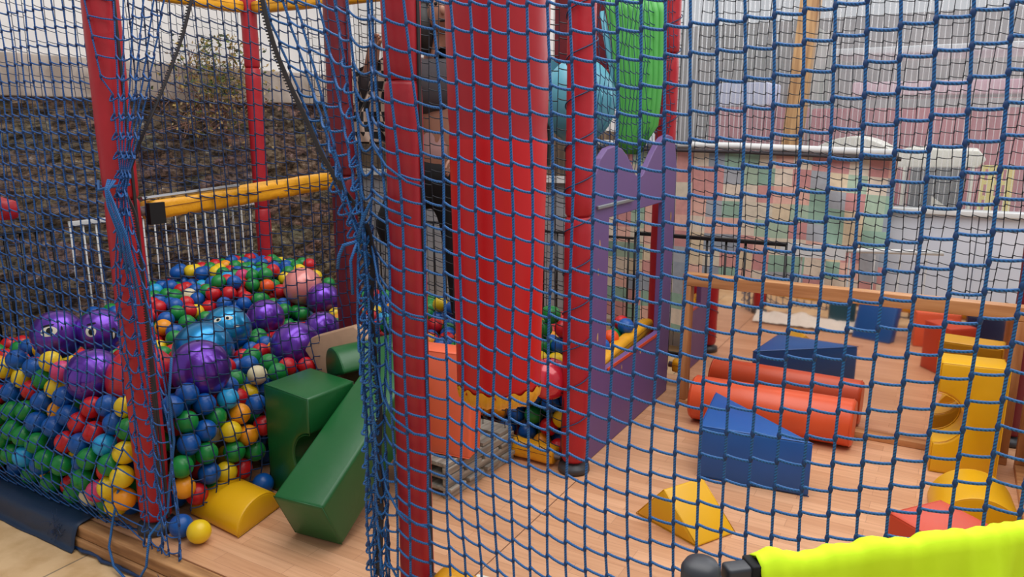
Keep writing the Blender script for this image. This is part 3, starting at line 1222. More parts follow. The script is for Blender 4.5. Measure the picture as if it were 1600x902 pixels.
# green blocks at the entrance
Bc1 = Vector((-1.984, 1.819, 0)); Bc2 = Vector((-1.769, 1.842, 0))
wv = (Bc2 - Bc1).normalized()
T1 = Vector((-1.957, 1.718, 0.201))
bv = (T1 - Bc1)
bv = (bv - wv * bv.dot(wv)).normalized()
axv = wv.cross(bv)
if axv.y < 0:
    axv = -axv
zlow = Bc1.copy()
pl = [Bc1, Bc1 + wv * 0.216, Bc1 + wv * 0.216 + bv * 0.222, Bc1 + bv * 0.222]
pl = [p + Vector((0, 0, 0.004)) for p in pl]
prism_block('beam_block', pl, axv, 0.80, M['green_block'], 'long green foam beam sloping up from the laminate in the entrance', bevel=0.014)


def green_arch():
    # a bridge block on end, leaning back, opening to the right
    c = Vector((-2.335, 2.03, 0.002))
    u = Vector((0.86, -0.12, 0)).normalized()      # width direction
    up = Vector((0.0, 0.0, 1)).normalized()
    f = Vector((0.05, 1, 0)).normalized()
    W_, H_, R_ = 0.285, 0.46, 0.11
    pts = [(0, 0), (W_, 0), (W_, H_ / 2 - 0.03 - R_)]
    pts += [(W_ - R_ * math.sin(t), H_ / 2 - 0.03 - R_ * math.cos(t)) for t in np.linspace(0, PI, 14)]
    pts += [(W_, H_), (0, H_)]
    poly = [c + u * a + up * b for a, b in pts]
    prism_block('bridge_block', poly, f, 0.25, M['green_block'], 'green foam bridge block standing on end beside the sloping green beam', bevel=0.012)


green_arch()


def green_half():
    # half cylinder with flat beige face turned away, propped on the bridge block and the beam
    c = onY(524, 588, 2.31)
    c2 = onY(642, 560, 2.62)
    ax = (c2 - c)
    L = ax.length
    ax.normalize()
    side = ax.cross(Vector((0, 0, 1))).normalized()
    up = side.cross(ax)
    n = (-side * 0.35 + up * 0.94).normalized()
    t_ = n.cross(ax).normalized()
    R = 0.125
    pts = [c + t_ * (R * math.cos(a)) + n * (R * math.sin(a)) for a in np.linspace(0, PI, 21)]
    o = prism_block('half_round_block', pts, ax, 0.36, M['green_block'], 'green half round foam block lying on top of the green blocks', bevel=0.01)


green_half()
# beige faced board behind it
bp_ = [onY(476, 548, 2.42), onY(486, 528, 2.43), onY(552, 510, 2.48), onY(575, 530, 2.47), onY(600, 600, 2.44), onY(510, 598, 2.40)]
o = MB().prism(bp_, Vector((-0.1, 1, 0.05)).normalized(), 0.05).build('beige_board', M['beige_board'], bevel=0.006, origin=bp_[0])
tag(o, 'beige wedge shaped board behind the green half round block', 'board')

# yellow half round block on the floor at the entrance
a0 = onZ(372, 843); b0 = onZ(438, 793)
l0 = onZ(299, 806)
ud = (b0 - a0)
Wd = ud.length
ud.normalize()
fd = (l0 - a0)
Ld = 0.30
fd.normalize()
pts = []
for t in np.linspace(0, PI, 17):
    pts.append(a0 + ud * (Wd / 2 - Wd / 2 * math.cos(t)) + Vector((0, 0, 0.105 * math.sin(t) ** 0.8 + 0.003)))
prism_block('half_round_block', pts, fd, Ld, M['yellow_block'], 'yellow half round foam block on the laminate left of the green blocks', bevel=0.01)

# coral slab block standing on the pallet
pb_ = MB()
tl = Vector((-1.86, 2.40, 0.19))
prism_block('slab_block', [Vector((-1.885, 2.36, 0.155)), Vector((-1.585, 2.40, 0.155)), Vector((-1.60, 2.51, 0.155)), Vector((-1.895, 2.47, 0.155))], Vector((-0.04, 0.12, 1)), 0.43, M['coral_block'], 'coral orange foam slab leaning on the grey pallet behind the front red post', 'foam block')


def pallet():
    root = empty('pallet_stack', (-1.92, 2.34, 0))
    ang = math.radians(-4)
    for k, z in enumerate((0.0, 0.052, 0.104)):
        m = MB()
        for j in range(4):
            m.quadbox((0.0 + 0.01 * k, j * 0.125, z + 0.03), (0.30 - 0.012 * k, j * 0.125 + 0.10, z + 0.048))
        m.build('deck_board', M['grey_wood'], root, bevel=0.002)
        for x in (0.02, 0.14, 0.255):
            MB().quadbox((x, 0.0, z), (x + 0.03, 0.475, z + 0.029)).build('bearer', M['grey_wood'], root, bevel=0.002)
    tag(root, 'small stack of weathered grey pallets under the coral foam slab', 'pallet')
    root.rotation_euler = (0, 0, ang)


pallet()


# ---------------------------------------------------------------- mirrors in wooden frames
def mirror_frame(name, a, b, y, z0, z1, label, along='x', rails=0.05):
    root = empty(name, (0, 0, 0))
    th = 0.035

    def bx(nm, u0, u1, za, zb, d0, d1, mat, bev=0.003):
        if along == 'x':
            return MB().quadbox((u0, y + d0, za), (u1, y + d1, zb)).build(nm, mat, root, bevel=bev)
        return MB().quadbox((y + d0, u0, za), (y + d1, u1, zb)).build(nm, mat, root, bevel=bev)
    bx('top_rail', a, b, z1 - 0.062, z1, -th, th, M['frame_wood'])
    bx('bottom_rail', a, b, z0, z0 + 0.032, -th, th, M['frame_wood'])
    bx('stile', a, a + 0.045, z0 + 0.033, z1 - 0.063, -th, th, M['frame_wood_up'])
    bx('stile', b - 0.045, b, z0 + 0.033, z1 - 0.063, -th, th, M['frame_wood_up'])
    bx('mirror_sheet', a + 0.04, b - 0.04, z0 + 0.028, z1 - 0.058, -0.003, 0.004, M['steel_mirror'], 0)
    tag(root, label, 'mirror')
    return root


mirror_frame('framed_mirror', -1.175, 0.335, 3.855, 0.0, 0.722, 'long wooden framed mirror standing across the back of the play area')
mirror_frame('framed_mirror', 2.35, 3.815, 0.395, 0.0, 0.722, 'wooden framed mirror along the right side, cut off by the photo edge', along='y')

# kerb timbers and blue skirt
for k, (za, zb, yo, lab) in enumerate(((-0.052, -0.004, 0.0, 'upper rough timber kerb along the edge of the laminate'), (-0.098, -0.054, -0.012, 'lower rough timber kerb on the beige tiles'))):
    o = MB().quadbox((-2.86, 1.455 + yo, za), (0.5, 1.508, zb)).build('kerb_timber', M['batten_wood'], bevel=0.004)
    tag(o, lab, 'timber')


def skirt():
    n1, n2 = 70, 20
    prof = [(1.72, 0.012), (1.66, 0.014), (1.58, 0.012), (1.52, 0.010), (1.475, 0.006), (1.450, -0.006), (1.438, -0.03), (1.434, -0.06), (1.430, -0.085), (1.415, -0.097)]
    vs, fs = [], []
    for i in range(n1 + 1):
        x = -4.6 + 1.86 * i / n1
        for j in range(n2 + 1):
            t = j / n2 * (len(prof) - 1)
            k = min(int(t), len(prof) - 2)
            u_ = t - k
            y = prof[k][0] * (1 - u_) + prof[k + 1][0] * u_ - 0.010 * abs(noise.noise(Vector((x * 6, t * 0.5, 0))))
            z = prof[k][1] * (1 - u_) + prof[k + 1][1] * u_ + 0.008 * noise.noise(Vector((x * 5, t * 0.6, 3))) * (1 if j < n2 - 2 else 0)
            vs.append((x, y, max(z, -0.097)))
    for i in range(n1):
        for j in range(n2):
            a = i * (n2 + 1) + j
            fs.append((a, a + 1, a + n2 + 2, a + n2 + 1))
    o = mk('vinyl_skirt', vs, fs, M['blue_vinyl'], smooth=True)
    o.modifiers.new('t', 'SOLIDIFY').thickness = 0.003
    tag(o, 'dark blue vinyl skirt below the ball pit at the tiles', 'skirt')


skirt()
pts = [Vector((-2.9 + k * 0.04, 1.44 + 0.006 * math.sin(k * 2.1), -0.088 + 0.004 * math.sin(k * 1.3))) for k in range(34)]
tag(MB().tube(pts, 0.007, 6).build('edge_rope', M['net_navy_and_shaded'], smooth=True), 'frayed blue rope lying along the timber kerb', 'rope')
fz = MB()
rn = random.Random(3)
for k in range(260):
    c = Vector((-2.86, 1.45, -0.05)) if k < 140 else Vector((-2.15 - 0.1 * rn.random(), 1.44, -0.09))
    p = c + Vector((rn.gauss(0, 0.022), rn.gauss(0, 0.008) - 0.012, rn.gauss(0, 0.022)))
    p.z = max(p.z, -0.094)
    q = p + Vector((rn.gauss(0, 0.02), rn.gauss(0, 0.008), rn.gauss(0, 0.02)))
    q.z = max(q.z, -0.094)
    fz.tube([p, (p + q) / 2 + Vector((0.004, 0, 0.004)), q], 0.0007, 3)
tag(fz.build('frayed_fibres', M['net_navy_and_shaded']), 'frayed blue rope fibres on the timber kerb', 'fibres', kind='stuff')

# crumpled white sheet along the front floor beam, visible in the mirror
vs, fs = [], []
for i in range(61):
    for j in range(13):
        x = -1.22 + 0.72 * i / 60
        y = 1.67 + 0.26 * j / 12 + 0.02 * noise.noise(Vector((x * 5, 0, 0)))
        z = 0.012 + 0.085 * math.sin(PI * j / 12) * (0.6 + 0.5 * noise.noise(Vector((x * 8, j * 0.3, 2)))) + 0.012 * abs(noise.noise(Vector((x * 25, j * 0.7, 2))))
        vs.append((x, y, z))
for i in range(60):
    for j in range(12):
        a = i * 13 + j
        fs.append((a, a + 13, a + 14, a + 1))
o = mk('crumpled_sheet', vs, fs, M['white_rag'], smooth=True)
tag(o, 'crumpled off white sheet along the front floor beam, seen in the mirror', 'sheet')


# ---------------------------------------------------------------- upper frame things
def upper_things():
    # ribbed green slide wall
    Y = 3.75
    rows = [(-10, 944, 1030), (20, 948, 1037), (60, 955, 1036), (120, 962, 1034), (160, 966, 1030), (195, 964, 1026), (215, 966, 1012), (240, 976, 998)]
    vs, fs = [], []
    nU = 66
    for (py, xa, xb) in rows:
        for i in range(nU + 1):
            s = i / nU
            p = onY(xa + (xb - xa) * s, py, Y)
            p.y += 0.05 * math.cos((s - 0.5) * PI) * -1 + 0.006 * math.sin(s * 11 * 2 * PI)
            vs.append(p)
    for j in range(len(rows) - 1):
        for i in range(nU):
            a = j * (nU + 1) + i
            fs.append((a, a + 1, a + nU + 2, a + nU + 1))
    o = mk('ribbed_slide', vs, fs, M['green_slide'], smooth=True)
    o.modifiers.new('t', 'SOLIDIFY').thickness = 0.012
    tag(o, 'bright green ribbed plastic slide hanging above the purple panel', 'slide')
    e = MB()
    e.tube([onY(941, 18, Y), onY(948, 60, Y), onY(956, 110, Y), onY(963, 170, Y)], [0.014, 0.018, 0.014, 0.008], 8)
    e.build('side_edge', M['teal_plastic'], o, smooth=True)
    # teal tunnel barrel
    c = onY(905, 158, 3.3)
    m = MB()
    m.ball((0, 0, 0), 0.17, 32, 20, (1, 1, 1.15))
    ob = m.build('tunnel_dome', M['teal_plastic'], smooth=True)
    ob.location = c
    MB().tube([(-0.16, 0.05, 0.12), (-0.30, 0.1, 0.02), (-0.32, 0.1, -0.3)], [0.1, 0.11, 0.11], 20).build('tunnel_tube', M['teal_block'], ob, smooth=True)
    for k in range(4):
        MB().tube([(0.172 * math.cos(t) * math.cos(-1.2 + k * 0.35), 0.172 * math.cos(t) * math.sin(-1.2 + k * 0.35), 0.197 * math.sin(t)) for t in np.linspace(-1.2, 0.2, 10)], 0.006, 6).build('moulded_rib', M['teal_plastic'], ob, smooth=True)
    tag(ob, 'pale teal plastic tunnel dome between the red posts above the purple panel', 'tunnel dome')
    # maroon deck panel
    a, c2 = onY(868, 112, 3.95), onY(962, -40, 3.95)
    o = MB().quadbox((a.x, 3.93, a.z), (c2.x, 3.97, c2.z)).build('deck_panel', M['maroon_and_shaded_pad'], bevel=0.006)
    MB().quadbox((a.x, 3.9, a.z - 0.05), (c2.x, 4.0, a.z)).build('lower_edge', M['maroon_and_shaded_pad'], o, bevel=0.006)
    tag(o, 'dark red padded panel high behind the green slide', 'panel')


upper_things()

# ---------------------------------------------------------------- balls
PAL = {
    'r': ('red', (196, 26, 34)), 'g': ('green', (24, 132, 58)), 'b': ('blue', (14, 84, 164)), 'y': ('yellow', (232, 196, 30)),
    'o': ('orange', (236, 150, 24)), 'c': ('light blue', (40, 160, 214)), 'p': ('pink', (206, 62, 112)), 'w': ('cream', (222, 208, 168)),
    't': ('orange red', (226, 84, 30)),
}
BM = {}
for k, (nm, rgb) in PAL.items():
    BM[k] = plain('%s_ball_plastic' % nm.replace(' ', '_'), rgb, 0.33, 0, **{'Specular IOR Level': 0.45, 'Subsurface Weight': 0.08, 'Subsurface Radius': (0.02, 0.02, 0.02)})
R = 0.043
BMESH = {}
for k in PAL:
    mb = MB().ball((0, 0, 0), R, 28, 18)
    # moulding seam line
    me_o = mb.build('play_ball', BM[k], smooth=True)
    BMESH[k] = me_o.data
    bpy.data.objects.remove(me_o)


HEAP = [(-3.66, 3.23, .60), (-3.69, 3.0, .56), (-3.84, 2.79, .50), (-3.54, 3.07, .46), (-3.42, 3.13, .43), (-3.65, 2.58, .50), (-3.51, 2.46, .47), (-3.42, 2.5, .45), (-3.55, 2.72, .42),
        (-3.3, 2.9, .29), (-2.53, 2.17, .43), (-2.46, 1.94, .46), (-3.25, 3.33, .35), (-2.91, 1.6, .48), (-3.55, 1.78, .40), (-4.1, 2.0, .37), (-4.4, 2.16, .26), (-2.6, 2.6, .42), (-2.6, 3.2, .42),
        (-3.0, 3.6, .42), (-3.9, 3.6, .60), (-4.2, 3.2, .58), (-4.2, 2.6, .42), (-3.0, 2.0, .41)]


def surf(x, y):
    """height of the heap of balls"""
    if x < -2.44:
        sw = sz = 0.0
        for (cx, cy, cz) in HEAP:
            w = 1.0 / ((x - cx) ** 2 + (y - cy) ** 2 + 0.004) ** 1.6
            sw += w
            sz += w * cz
        return sz / sw
    return 0.47 + 0.04 * math.sin(x * 4) - 0.1 * max(0, (x + 1.75) / 0.5)


def front_y(x, z):
    return 1.60 - 0.13 * math.exp(-((z - 0.17) / 0.22) ** 2)


def side_x(y, z):
    return -2.44 + 0.10 * math.exp(-((z - 0.2) / 0.25) ** 2)


fixed = []   # (pos, r, colour, kind)
# balls pressed against the front net: zoomed coordinates
FR = [(85, 10, 'r'), (150, 35, 'r'), (65, 70, 'b'), (160, 80, 'b'), (115, 198, 'g'), (45, 140, 'b'), (358, 158, 'r'), (268, 195, 'b'), (190, 160, 'b'), (445, 200, 'b'), (475, 262, 'b'), (338, 250, 'r'), (385, 308, 'r'), (278, 345, 'r'), (155, 252, 'b'), (222, 277, 'b'), (40, 265, 'g'), (88, 318, 'g'), (150, 347, 'g'), (36, 372, 'g'), (258, 440, 'g'), (365, 412, 'g'), (440, 365, 'c'), (98, 402, 'c'), (185, 420, 'g'), (450, 457, 'g'), (140, 493, 'g'), (215, 512, 'g'), (345, 500, 'g'), (308, 556, 'g'), (403, 545, 'p'), (463, 525, 'y'), (532, 400, 'y'), (527, 300, 'g'), (540, 500, 'y'), (72, 512, 'o'), (62, 465, 'b'), (225, 560, 'o'), (15, 160, 'r'), (10, 212, 'g'), (12, 420, 'g'), (120, 118, 'r'), (62, 100, 'y'), (220, 120, 'y'), (200, 105, 'g'), (30, 200, 'g'), (510, 215, 'y'), (20, 60, 'y'), (262, 75, 'p'), (225, 50, 'y'), (250, 130, 'b'), (20, 480, 'g'), (500, 560, 'o'), (20, 340, 'g'), (330, 350, 'b')]
for zx, zy, c in FR:
    px, py = zx / 2.6375, 560 + zy / 2.6375
    y = 1.5
    for _ in range(6):
        p = onY(px, py, y)
        y = front_y(p.x, p.z) + R + 0.004
    p = onY(px, py, y)
    if p.z > surf(p.x, p.y) + 0.05:      # belongs on the top of the heap, further back
        continue
    fixed.append([p, R, c, 'front'])
SD = [(710, 205, 'b'), (772, 258, 'g'), (863, 300, 'b'), (775, 350, 'b'), (887, 220, 'g'), (965, 202, 'o'), (958, 282, 'y'), (1020, 305, 'o'), (790, 200, 'b'), (852, 180, 'b'), (857, 402, 'g'), (965, 373, 'g'), (758, 448, 'g'), (922, 458, 'y'), (1000, 452, 'r'), (822, 512, 'r'), (920, 172, 'c'), (1040, 210, 'b'), (895, 510, 'g'), (760, 520, 'o'), (1045, 380, 'g'), (1060, 270, 'r'), (1090, 230, 'r'), (850, 470, 'b')]
for zx, zy, c in SD:
    px, py = zx / 2.6375, 560 + zy / 2.6375
    x = -2.4
    for _ in range(6):
        p = onX(px, py, x)
        x = side_x(p.y, p.z) - R - 0.004
    fixed.append([onX(px, py, x), R, c, 'side'])


def heap_hit(px, py, lift):
    r = ray(px, py)
    t = 1.4
    while t < 6:
        p = Vector((0, 0, EYE)) + r * t
        if p.y > 1.5 and p.z <= surf(p.x, p.y) + lift:
            return p
        t += 0.01
    return None


HP = []
for zx, zy, c in [(1255, 130, 'g'), (1180, 215, 'g'), (1455, 140, 'b'), (1370, 200, 'r'), (1480, 228, 'y'), (1345, 275, 'g'), (975, 215, 'g'), (930, 275, 'r'), (750, 300, 'b'), (985, 340, 'b'), (1070, 350, 'r'), (1085, 440, 'r'), (1180, 345, 'g'), (1250, 335, 't'), (1278, 455, 'g'), (1355, 410, 'r'), (1425, 480, 'g'), (890, 405, 'r'), (755, 430, 'r'), (735, 500, 'r'), (875, 490, 'b'), (965, 565, 'b'), (1115, 555, 'b'), (485, 415, 'w'), (565, 370, 'b'), (610, 440, 'b'), (280, 410, 'g'), (370, 430, 'g'), (320, 510, 'b'), (485, 505, 'r'), (190, 545, 'r'), (375, 610, 'g'), (475, 590, 'r'), (600, 565, 'y'), (690, 395, 'g'), (285, 655, 'b'), (485, 700, 'g'), (675, 655, 'g'), (355, 795, 'b'), (230, 760, 'o'), (345, 875, 'g'), (1515, 640, 'g'), (1170, 800, 'r'), (1320, 810, 'g'), (1220, 880, 'g')]:
    HP.append((220 + zx / 6.667, 400 + zy / 6.667, c))
for zx, zy, c in [(215, 78, 'b'), (155, 152, 'g'), (62, 195, 'g'), (225, 195, 'b'), (20, 195, 'r'), (115, 258, 'g'), (160, 232, 'r'), (200, 278, 'g'), (30, 315, 'b'), (300, 312, 'g'), (335, 340, 'g'), (250, 300, 'b'), (255, 370, 'g'), (147, 455, 'g'), (85, 490, 'g'), (55, 450, 'r'), (40, 540, 'b'), (105, 565, 'r'), (115, 520, 'b'), (40, 600, 'g'), (130, 635, 'g'), (60, 640, 'b'), (80, 695, 'g'), (345, 665, 'g'), (300, 695, 'r'), (400, 655, 'b'), (215, 710, 'b'), (145, 740, 'b'), (115, 810, 'g'), (15, 790, 'g'), (840, 240, 'g'), (820, 295, 'b'), (860, 340, 'b'), (825, 375, 'c'), (780, 335, 'y'), (500, 165, 'g'), (720, 245, 'g'), (710, 300, 'r'), (1120, 410, 'r'), (1105, 270, 'g'), (1100, 510, 'o'), (1150, 530, 'b')]:
    HP.append((380 + zx / 3.759, 400 + zy / 3.759, c))
for zx, zy, c in [(20, 845, 'g'), (140, 860, 'b'), (265, 840, 'y'), (1290, 850, 'g'), (1210, 600, 'b'), (1220, 700, 'b'), (930, 660, 'g'), (1090, 650, 'g')]:
    HP.append((zx / 6.667, 400 + zy / 6.667, c))
for zx, zy, c in [(50, 260, 'r'), (190, 180, 'g'), (210, 300, 'r'), (380, 350, 'r'), (570, 400, 'y'), (640, 460, 'p'), (740, 340, 'y'), (150, 430, 'b'), (260, 450, 'b'), (370, 440, 'b'), (470, 460, 'b'), (45, 410, 'y'), (160, 530, 'y'), (560, 465, 't')]:
    HP.append((zx / 6.667, 520 + zy / 6.667, c))
for px, py, c in HP:
    p = heap_hit(px, py, 0.0)
    if p is None or p.y > 3.9 or p.x < -4.3:
        continue
    if p.x > -2.44 and p.y < 2.86:
        # on the entrance side of the grid: push back behind the inner net
        p = onY(px, py, 2.92)
        if p.z < 0.05:
            continue
    fixed.append([p, R, c, 'heap'])
# loose row behind the net under the bag and behind the purple window
for zx, zy, c in [(470, 190, 'b'), (435, 255, 'b'), (522, 265, 'g'), (605, 220, 'b'), (600, 320, 'r'), (500, 350, 'b'), (400, 320, 'b'), (560, 395, 'o'), (640, 280, 'y'), (300, 230, 'o'), (360, 240, 'o')]:
    fixed.append([onY(660 + zx / 3.0075, 560 + zy / 3.0075, 2.93), R, c, 'under'])
for zx, zy, c in [(385, 315, 'g'), (460, 300, 'g'), (530, 290, 'g'), (420, 385, 'b'), (460, 365, 't'), (495, 345, 'y'), (360, 365, 'g'), (352, 445, 'r')]:
    fixed.append([onX(860 + zx / 4, 450 + zy / 4, -1.48), R, c, 'window'])
for zx, zy, c in [(620, 610, 'g'), (575, 660, 'g'), (578, 720, 'g'), (635, 725, 'b'), (625, 760, 'g'), (640, 655, 'r')]:
    fixed.append([onY(660 + zx / 3.007, 300 + zy / 3.007, 3.1), R, c, 'bagside'])

BIG = []


def big(px, py, dpx, rr, col, label, face=None, rough=0.3, metal=0.72, zc=None):
    """ball of radius rr at the distance its size in the picture implies"""
    r = ray(px, py)
    f = r.length
    # distance so that the apparent diameter is dpx
    d = 2 * rr * FPX / dpx
    p = Vector((0, 0, EYE)) + r * d
    BIG.append([p, rr, col, label, face, rough, metal])


VIO = (104, 54, 170)
big(90, 523, 76, 0.105, VIO, 'violet ball with white cartoon eye, left one at the back left of the pit', 'a')
big(157, 518, 70, 0.098, VIO, 'violet ball with face just left of the left red post', 'b')
big(147, 587, 84, 0.108, VIO, 'plain violet ball below the two violet balls with faces', None)
big(222, 592, 104, 0.134, (196, 26, 34), 'big matt red ball behind the left red post', None, 0.45, 0.0)
big(313, 577, 92, 0.118, VIO, 'large shiny violet ball in the middle of the pit', None)
big(318, 548, 92, 0.135, (28, 130, 186), 'shiny blue ball right behind the large violet ball', None)
big(355, 515, 74, 0.115, (30, 138, 190), 'shiny blue ball with a drawn face in the pit', 'c')
big(415, 497, 58, 0.098, VIO, 'violet ball right of the blue ball with the face', None)
big(462, 542, 78, 0.118, VIO, 'violet ball just above the green bridge block', None)
big(473, 448, 60, 0.115, (226, 138, 132), 'pink ball at the far back of the pit', None, 0.3, 0.2)
big(505, 468, 52, 0.098, VIO, 'violet ball touching the pink ball', None)
big(503, 515, 56, 0.092, VIO, 'pale violet ball between the shade-darkened red post and the beige board', None)
big(858, 592, 66, 0.092, (196, 36, 56), 'glossy crimson ball behind the hanging red bag', None, 0.2, 0.1)


def build_big():
    for p, rr, col, label, face, rough, metal in BIG:
        m = plain('big_ball', col, rough, metal, **{'Coat Weight': 0.4})
        o = MB().ball((0, 0, 0), rr, 48, 32).build('big_ball', m, smooth=True)
        o.location = p
        # valve plug
        MB().lathe([(0.008, 0), (0.008, 0.002), (0.003, 0.003)], (0, 0, rr - 0.0005), 12).build('valve', M['black_cloth'], o)
        tag(o, label, 'ball')
        if face:
            v = (Vector((0, 0, EYE)) - Vector(p)).normalized()
            rt = v.cross(Vector((0, 0, 1))).normalized() * -1
            up = rt.cross(v) * -1
            if up.z < 0:
                up = -up

            def disc(nm, dx, dy, sx, sy, mat, h, par=None):
                verts, faces = [], []
                c0 = (v + rt * dx + up * dy)
                K = 24
                verts.append(c0.normalized() * (rr + h))
                for j in (0.5, 1):
                    for k in range(K):
                        a = 2 * PI * k / K
                        verts.append((v + rt * (dx + sx * j * math.cos(a)) + up * (dy + sy * j * math.sin(a))).normalized() * (rr + h))
                for k in range(K):
                    k2 = (k + 1) % K
                    faces.append((0, 1 + k, 1 + k2))
                    faces.append((1 + k, 1 + K + k, 1 + K + k2, 1 + k2))
                return mk(nm, verts, faces, mat, par or o, True)
            W_, B_ = M['cream_plastic'], M['black_cloth']
            if face == 'a':
                ey = disc('eye', -0.35, 0.18, 0.36, 0.22, W_, 0.001)
                disc('pupil', -0.28, 0.2, 0.13, 0.14, B_, 0.002, ey)
                disc('brow', -0.38, 0.46, 0.3, 0.05, B_, 0.002)
                disc('mark', 0.18, 0.25, 0.03, 0.1, B_, 0.002)
            elif face == 'b':
                ey = disc('eye', -0.42, 0.05, 0.26, 0.26, W_, 0.001)
                disc('pupil', -0.38, 0.02, 0.13, 0.15, B_, 0.002, ey)
                disc('brow', -0.38, 0.42, 0.24, 0.05, B_, 0.002)
                mo = disc('mouth', 0.6, -0.2, 0.2, 0.32, M['hair'], 0.001)
                disc('tooth', 0.58, -0.25, 0.06, 0.2, W_, 0.002, mo)
            else:
                ey = disc('eye', -0.42, 0.5, 0.2, 0.12, W_, 0.001)
                disc('pupil', -0.38, 0.5, 0.08, 0.08, B_, 0.002, ey)
                ey = disc('eye', 0.1, 0.55, 0.2, 0.13, W_, 0.001)
                disc('pupil', 0.05, 0.52, 0.07, 0.08, B_, 0.002, ey)
                disc('mouth', 0.42, 0.12, 0.16, 0.05, W_, 0.002)


build_big()


def build_balls():
    rnd = random.Random(11)
    cand = []
    st = 0.089
    # volume filling under the heap surface, three layers, plus the faces against the nets
    nxx = int(3.1 / st)
    for k in range(9):
        for j in range(34):
            for i in range(36):
                x = -4.28 + (i + 0.5 * ((j + k) % 2)) * st
                y = 1.5 + (j + 0.33 * (k % 3)) * st * 0.88
                z = 0.045 + k * st * 0.82
                p = Vector((x, y, z)) + Vector((rnd.gauss(0, 0.008), rnd.gauss(0, 0.008), rnd.gauss(0, 0.008)))
                if p.x > -1.42 or p.y > 4.0 or p.x < -4.28:
                    continue
                if p.x > -2.62 and p.y > 3.75:
                    continue
                if p.x < -2.44 or p.y < 2.7:
                    if p.y < front_y(p.x, p.z) + R + 0.004:
                        continue
                    if p.y > 3.66:
                        continue
                    if p.x > side_x(p.y, p.z) - R - 0.004 and p.y < 2.88:
                        continue
                if p.x > -2.5 and p.y < 2.9:
                    continue
                top = surf(p.x, p.y)
                if p.z > top + 0.012:
                    continue
                depth = min(top - p.z, (p.y - front_y(p.x, p.z)) if p.x < -2.44 else (p.y - 2.85), (side_x(p.y, p.z) - p.x) if p.y < 2.86 else 9, (-1.42 - p.x) if p.x > -2 else 9)
                if depth > 0.20:
                    continue
                # keep clear of the padded posts
                if any(math.hypot(p.x - q[0], p.y - q[1]) < 0.10 for q in (P1, P3, P5, P6)):
                    continue
                cand.append(p)
    P = [f[0].copy() for f in fixed] + cand
    n0 = len(fixed)
    C = [f[2] for f in fixed] + [rnd.choices('rgbyocptw', weights=[25, 33, 33, 9, 2.5, 2, 1, 1.5, 1])[0] for _ in cand]
    A = np.array([tuple(p) for p in P])
    wt = np.ones(len(A))
    wt[:n0] = 0.12
    bigp = np.array([tuple(b[0]) for b in BIG])
    bigr = np.array([b[1] for b in BIG])
    # remove candidates on top of fixed ones
    keep = np.ones(len(A), bool)
    for i in range(n0, len(A)):
        d = np.linalg.norm(A[:n0] - A[i], axis=1)
        if d.min() < 0.062:
            keep[i] = False
            continue
        # a free ball must not hide a measured one
        db = np.linalg.norm(bigp - A[i], axis=1) - bigr
        if db.min() < 0.02:
            keep[i] = False
    A, wt = A[keep], wt[keep]
    C = [c for c, k in zip(C, keep) if k]
    posts = np.array([P1, P3, P5, P6])
    for it in range(40):
        d = A[:, None, :] - A[None, :, :]
        L = np.sqrt((d ** 2).sum(-1)) + 1e-9
        np.fill_diagonal(L, 9)
        ov = np.clip(2 * R - L, 0, None)
        w = wt[:, None] / (wt[:, None] + wt[None, :])
        A = A + ((d / L[:, :, None]) * (ov * w * 0.5)[:, :, None]).sum(1)
        db = A[:, None, :] - bigp[None]
        L = np.sqrt((db ** 2).sum(-1)) + 1e-9
        ov = np.clip(R + bigr[None] - L, 0, None)
        A = A + ((db / L[:, :, None]) * ov[:, :, None]).sum(1) * 0.6
        A[:, 2] = np.maximum(A[:, 2], R + 0.002)
        lf = A[:, 0] < -2.44
        fy = 1.60 - 0.13 * np.exp(-((A[:, 2] - 0.17) / 0.22) ** 2) + R + 0.004
        A[lf, 1] = np.maximum(A[lf, 1], fy[lf])
        sx = -2.44 + 0.10 * np.exp(-((A[:, 2] - 0.2) / 0.25) ** 2) - R - 0.002
        ls = (A[:, 1] < 2.75) & (A[:, 0] > -2.7)
        A[ls, 0] = np.minimum(A[ls, 0], sx[ls])
        dp = A[:, None, :2] - posts[None]
        L = np.sqrt((dp ** 2).sum(-1)) + 1e-9
        ov = np.clip(R + 0.06 - L, 0, None)
        A[:, :2] += ((dp / L[:, :, None]) * ov[:, :, None]).sum(1)
    bp = [proj(b[0]) + (FPX * b[1],) for b in BIG]
    ok = np.ones(len(A), bool)
    for i, p in enumerate(A):
        x, y, zc = proj(p)
        for bx_, by_, bz_, br_ in bp:
            if zc < bz_ and math.hypot(x - bx_, y - by_) < (br_ / bz_) * 0.74:
                ok[i] = False
    A = A[ok]
    C = [c for c, k in zip(C, ok) if k]
    # which can be seen: crude z-buffer of discs
    info = []
    for i, p in enumerate(A):
        x, y, zc = proj(p)
        info.append((zc, x, y, FPX * R / zc))
    W_, H_ = 400, 226
    buf = np.full((H_, W_), 1e9)
    idx = np.full((H_, W_), -1)
    items = [(zc, x, y, r, i) for i, (zc, x, y, r) in enumerate(info)]
    for b in BIG:
        x, y, zc = proj(b[0])
        items.append((zc, x, y, FPX * b[1] / zc, -2))
    for zc, x, y, r, i in items:
        if zc < 0.3:
            continue
        x0, x1 = int((x - r) / 4), int((x + r) / 4) + 1
        y0, y1 = int((y - r) / 4), int((y + r) / 4) + 1
        for yy in range(max(0, y0), min(H_, y1 + 1)):
            for xx in range(max(0, x0), min(W_, x1 + 1)):
                dx, dy = xx * 4 + 2 - x, yy * 4 + 2 - y
                if dx * dx + dy * dy < r * r:
                    z = zc - math.sqrt(max(0, 1 - (dx * dx + dy * dy) / (r * r))) * R
                    if z < buf[yy, xx]:
                        buf[yy, xx] = z
                        idx[yy, xx] = i
    cnt = {}
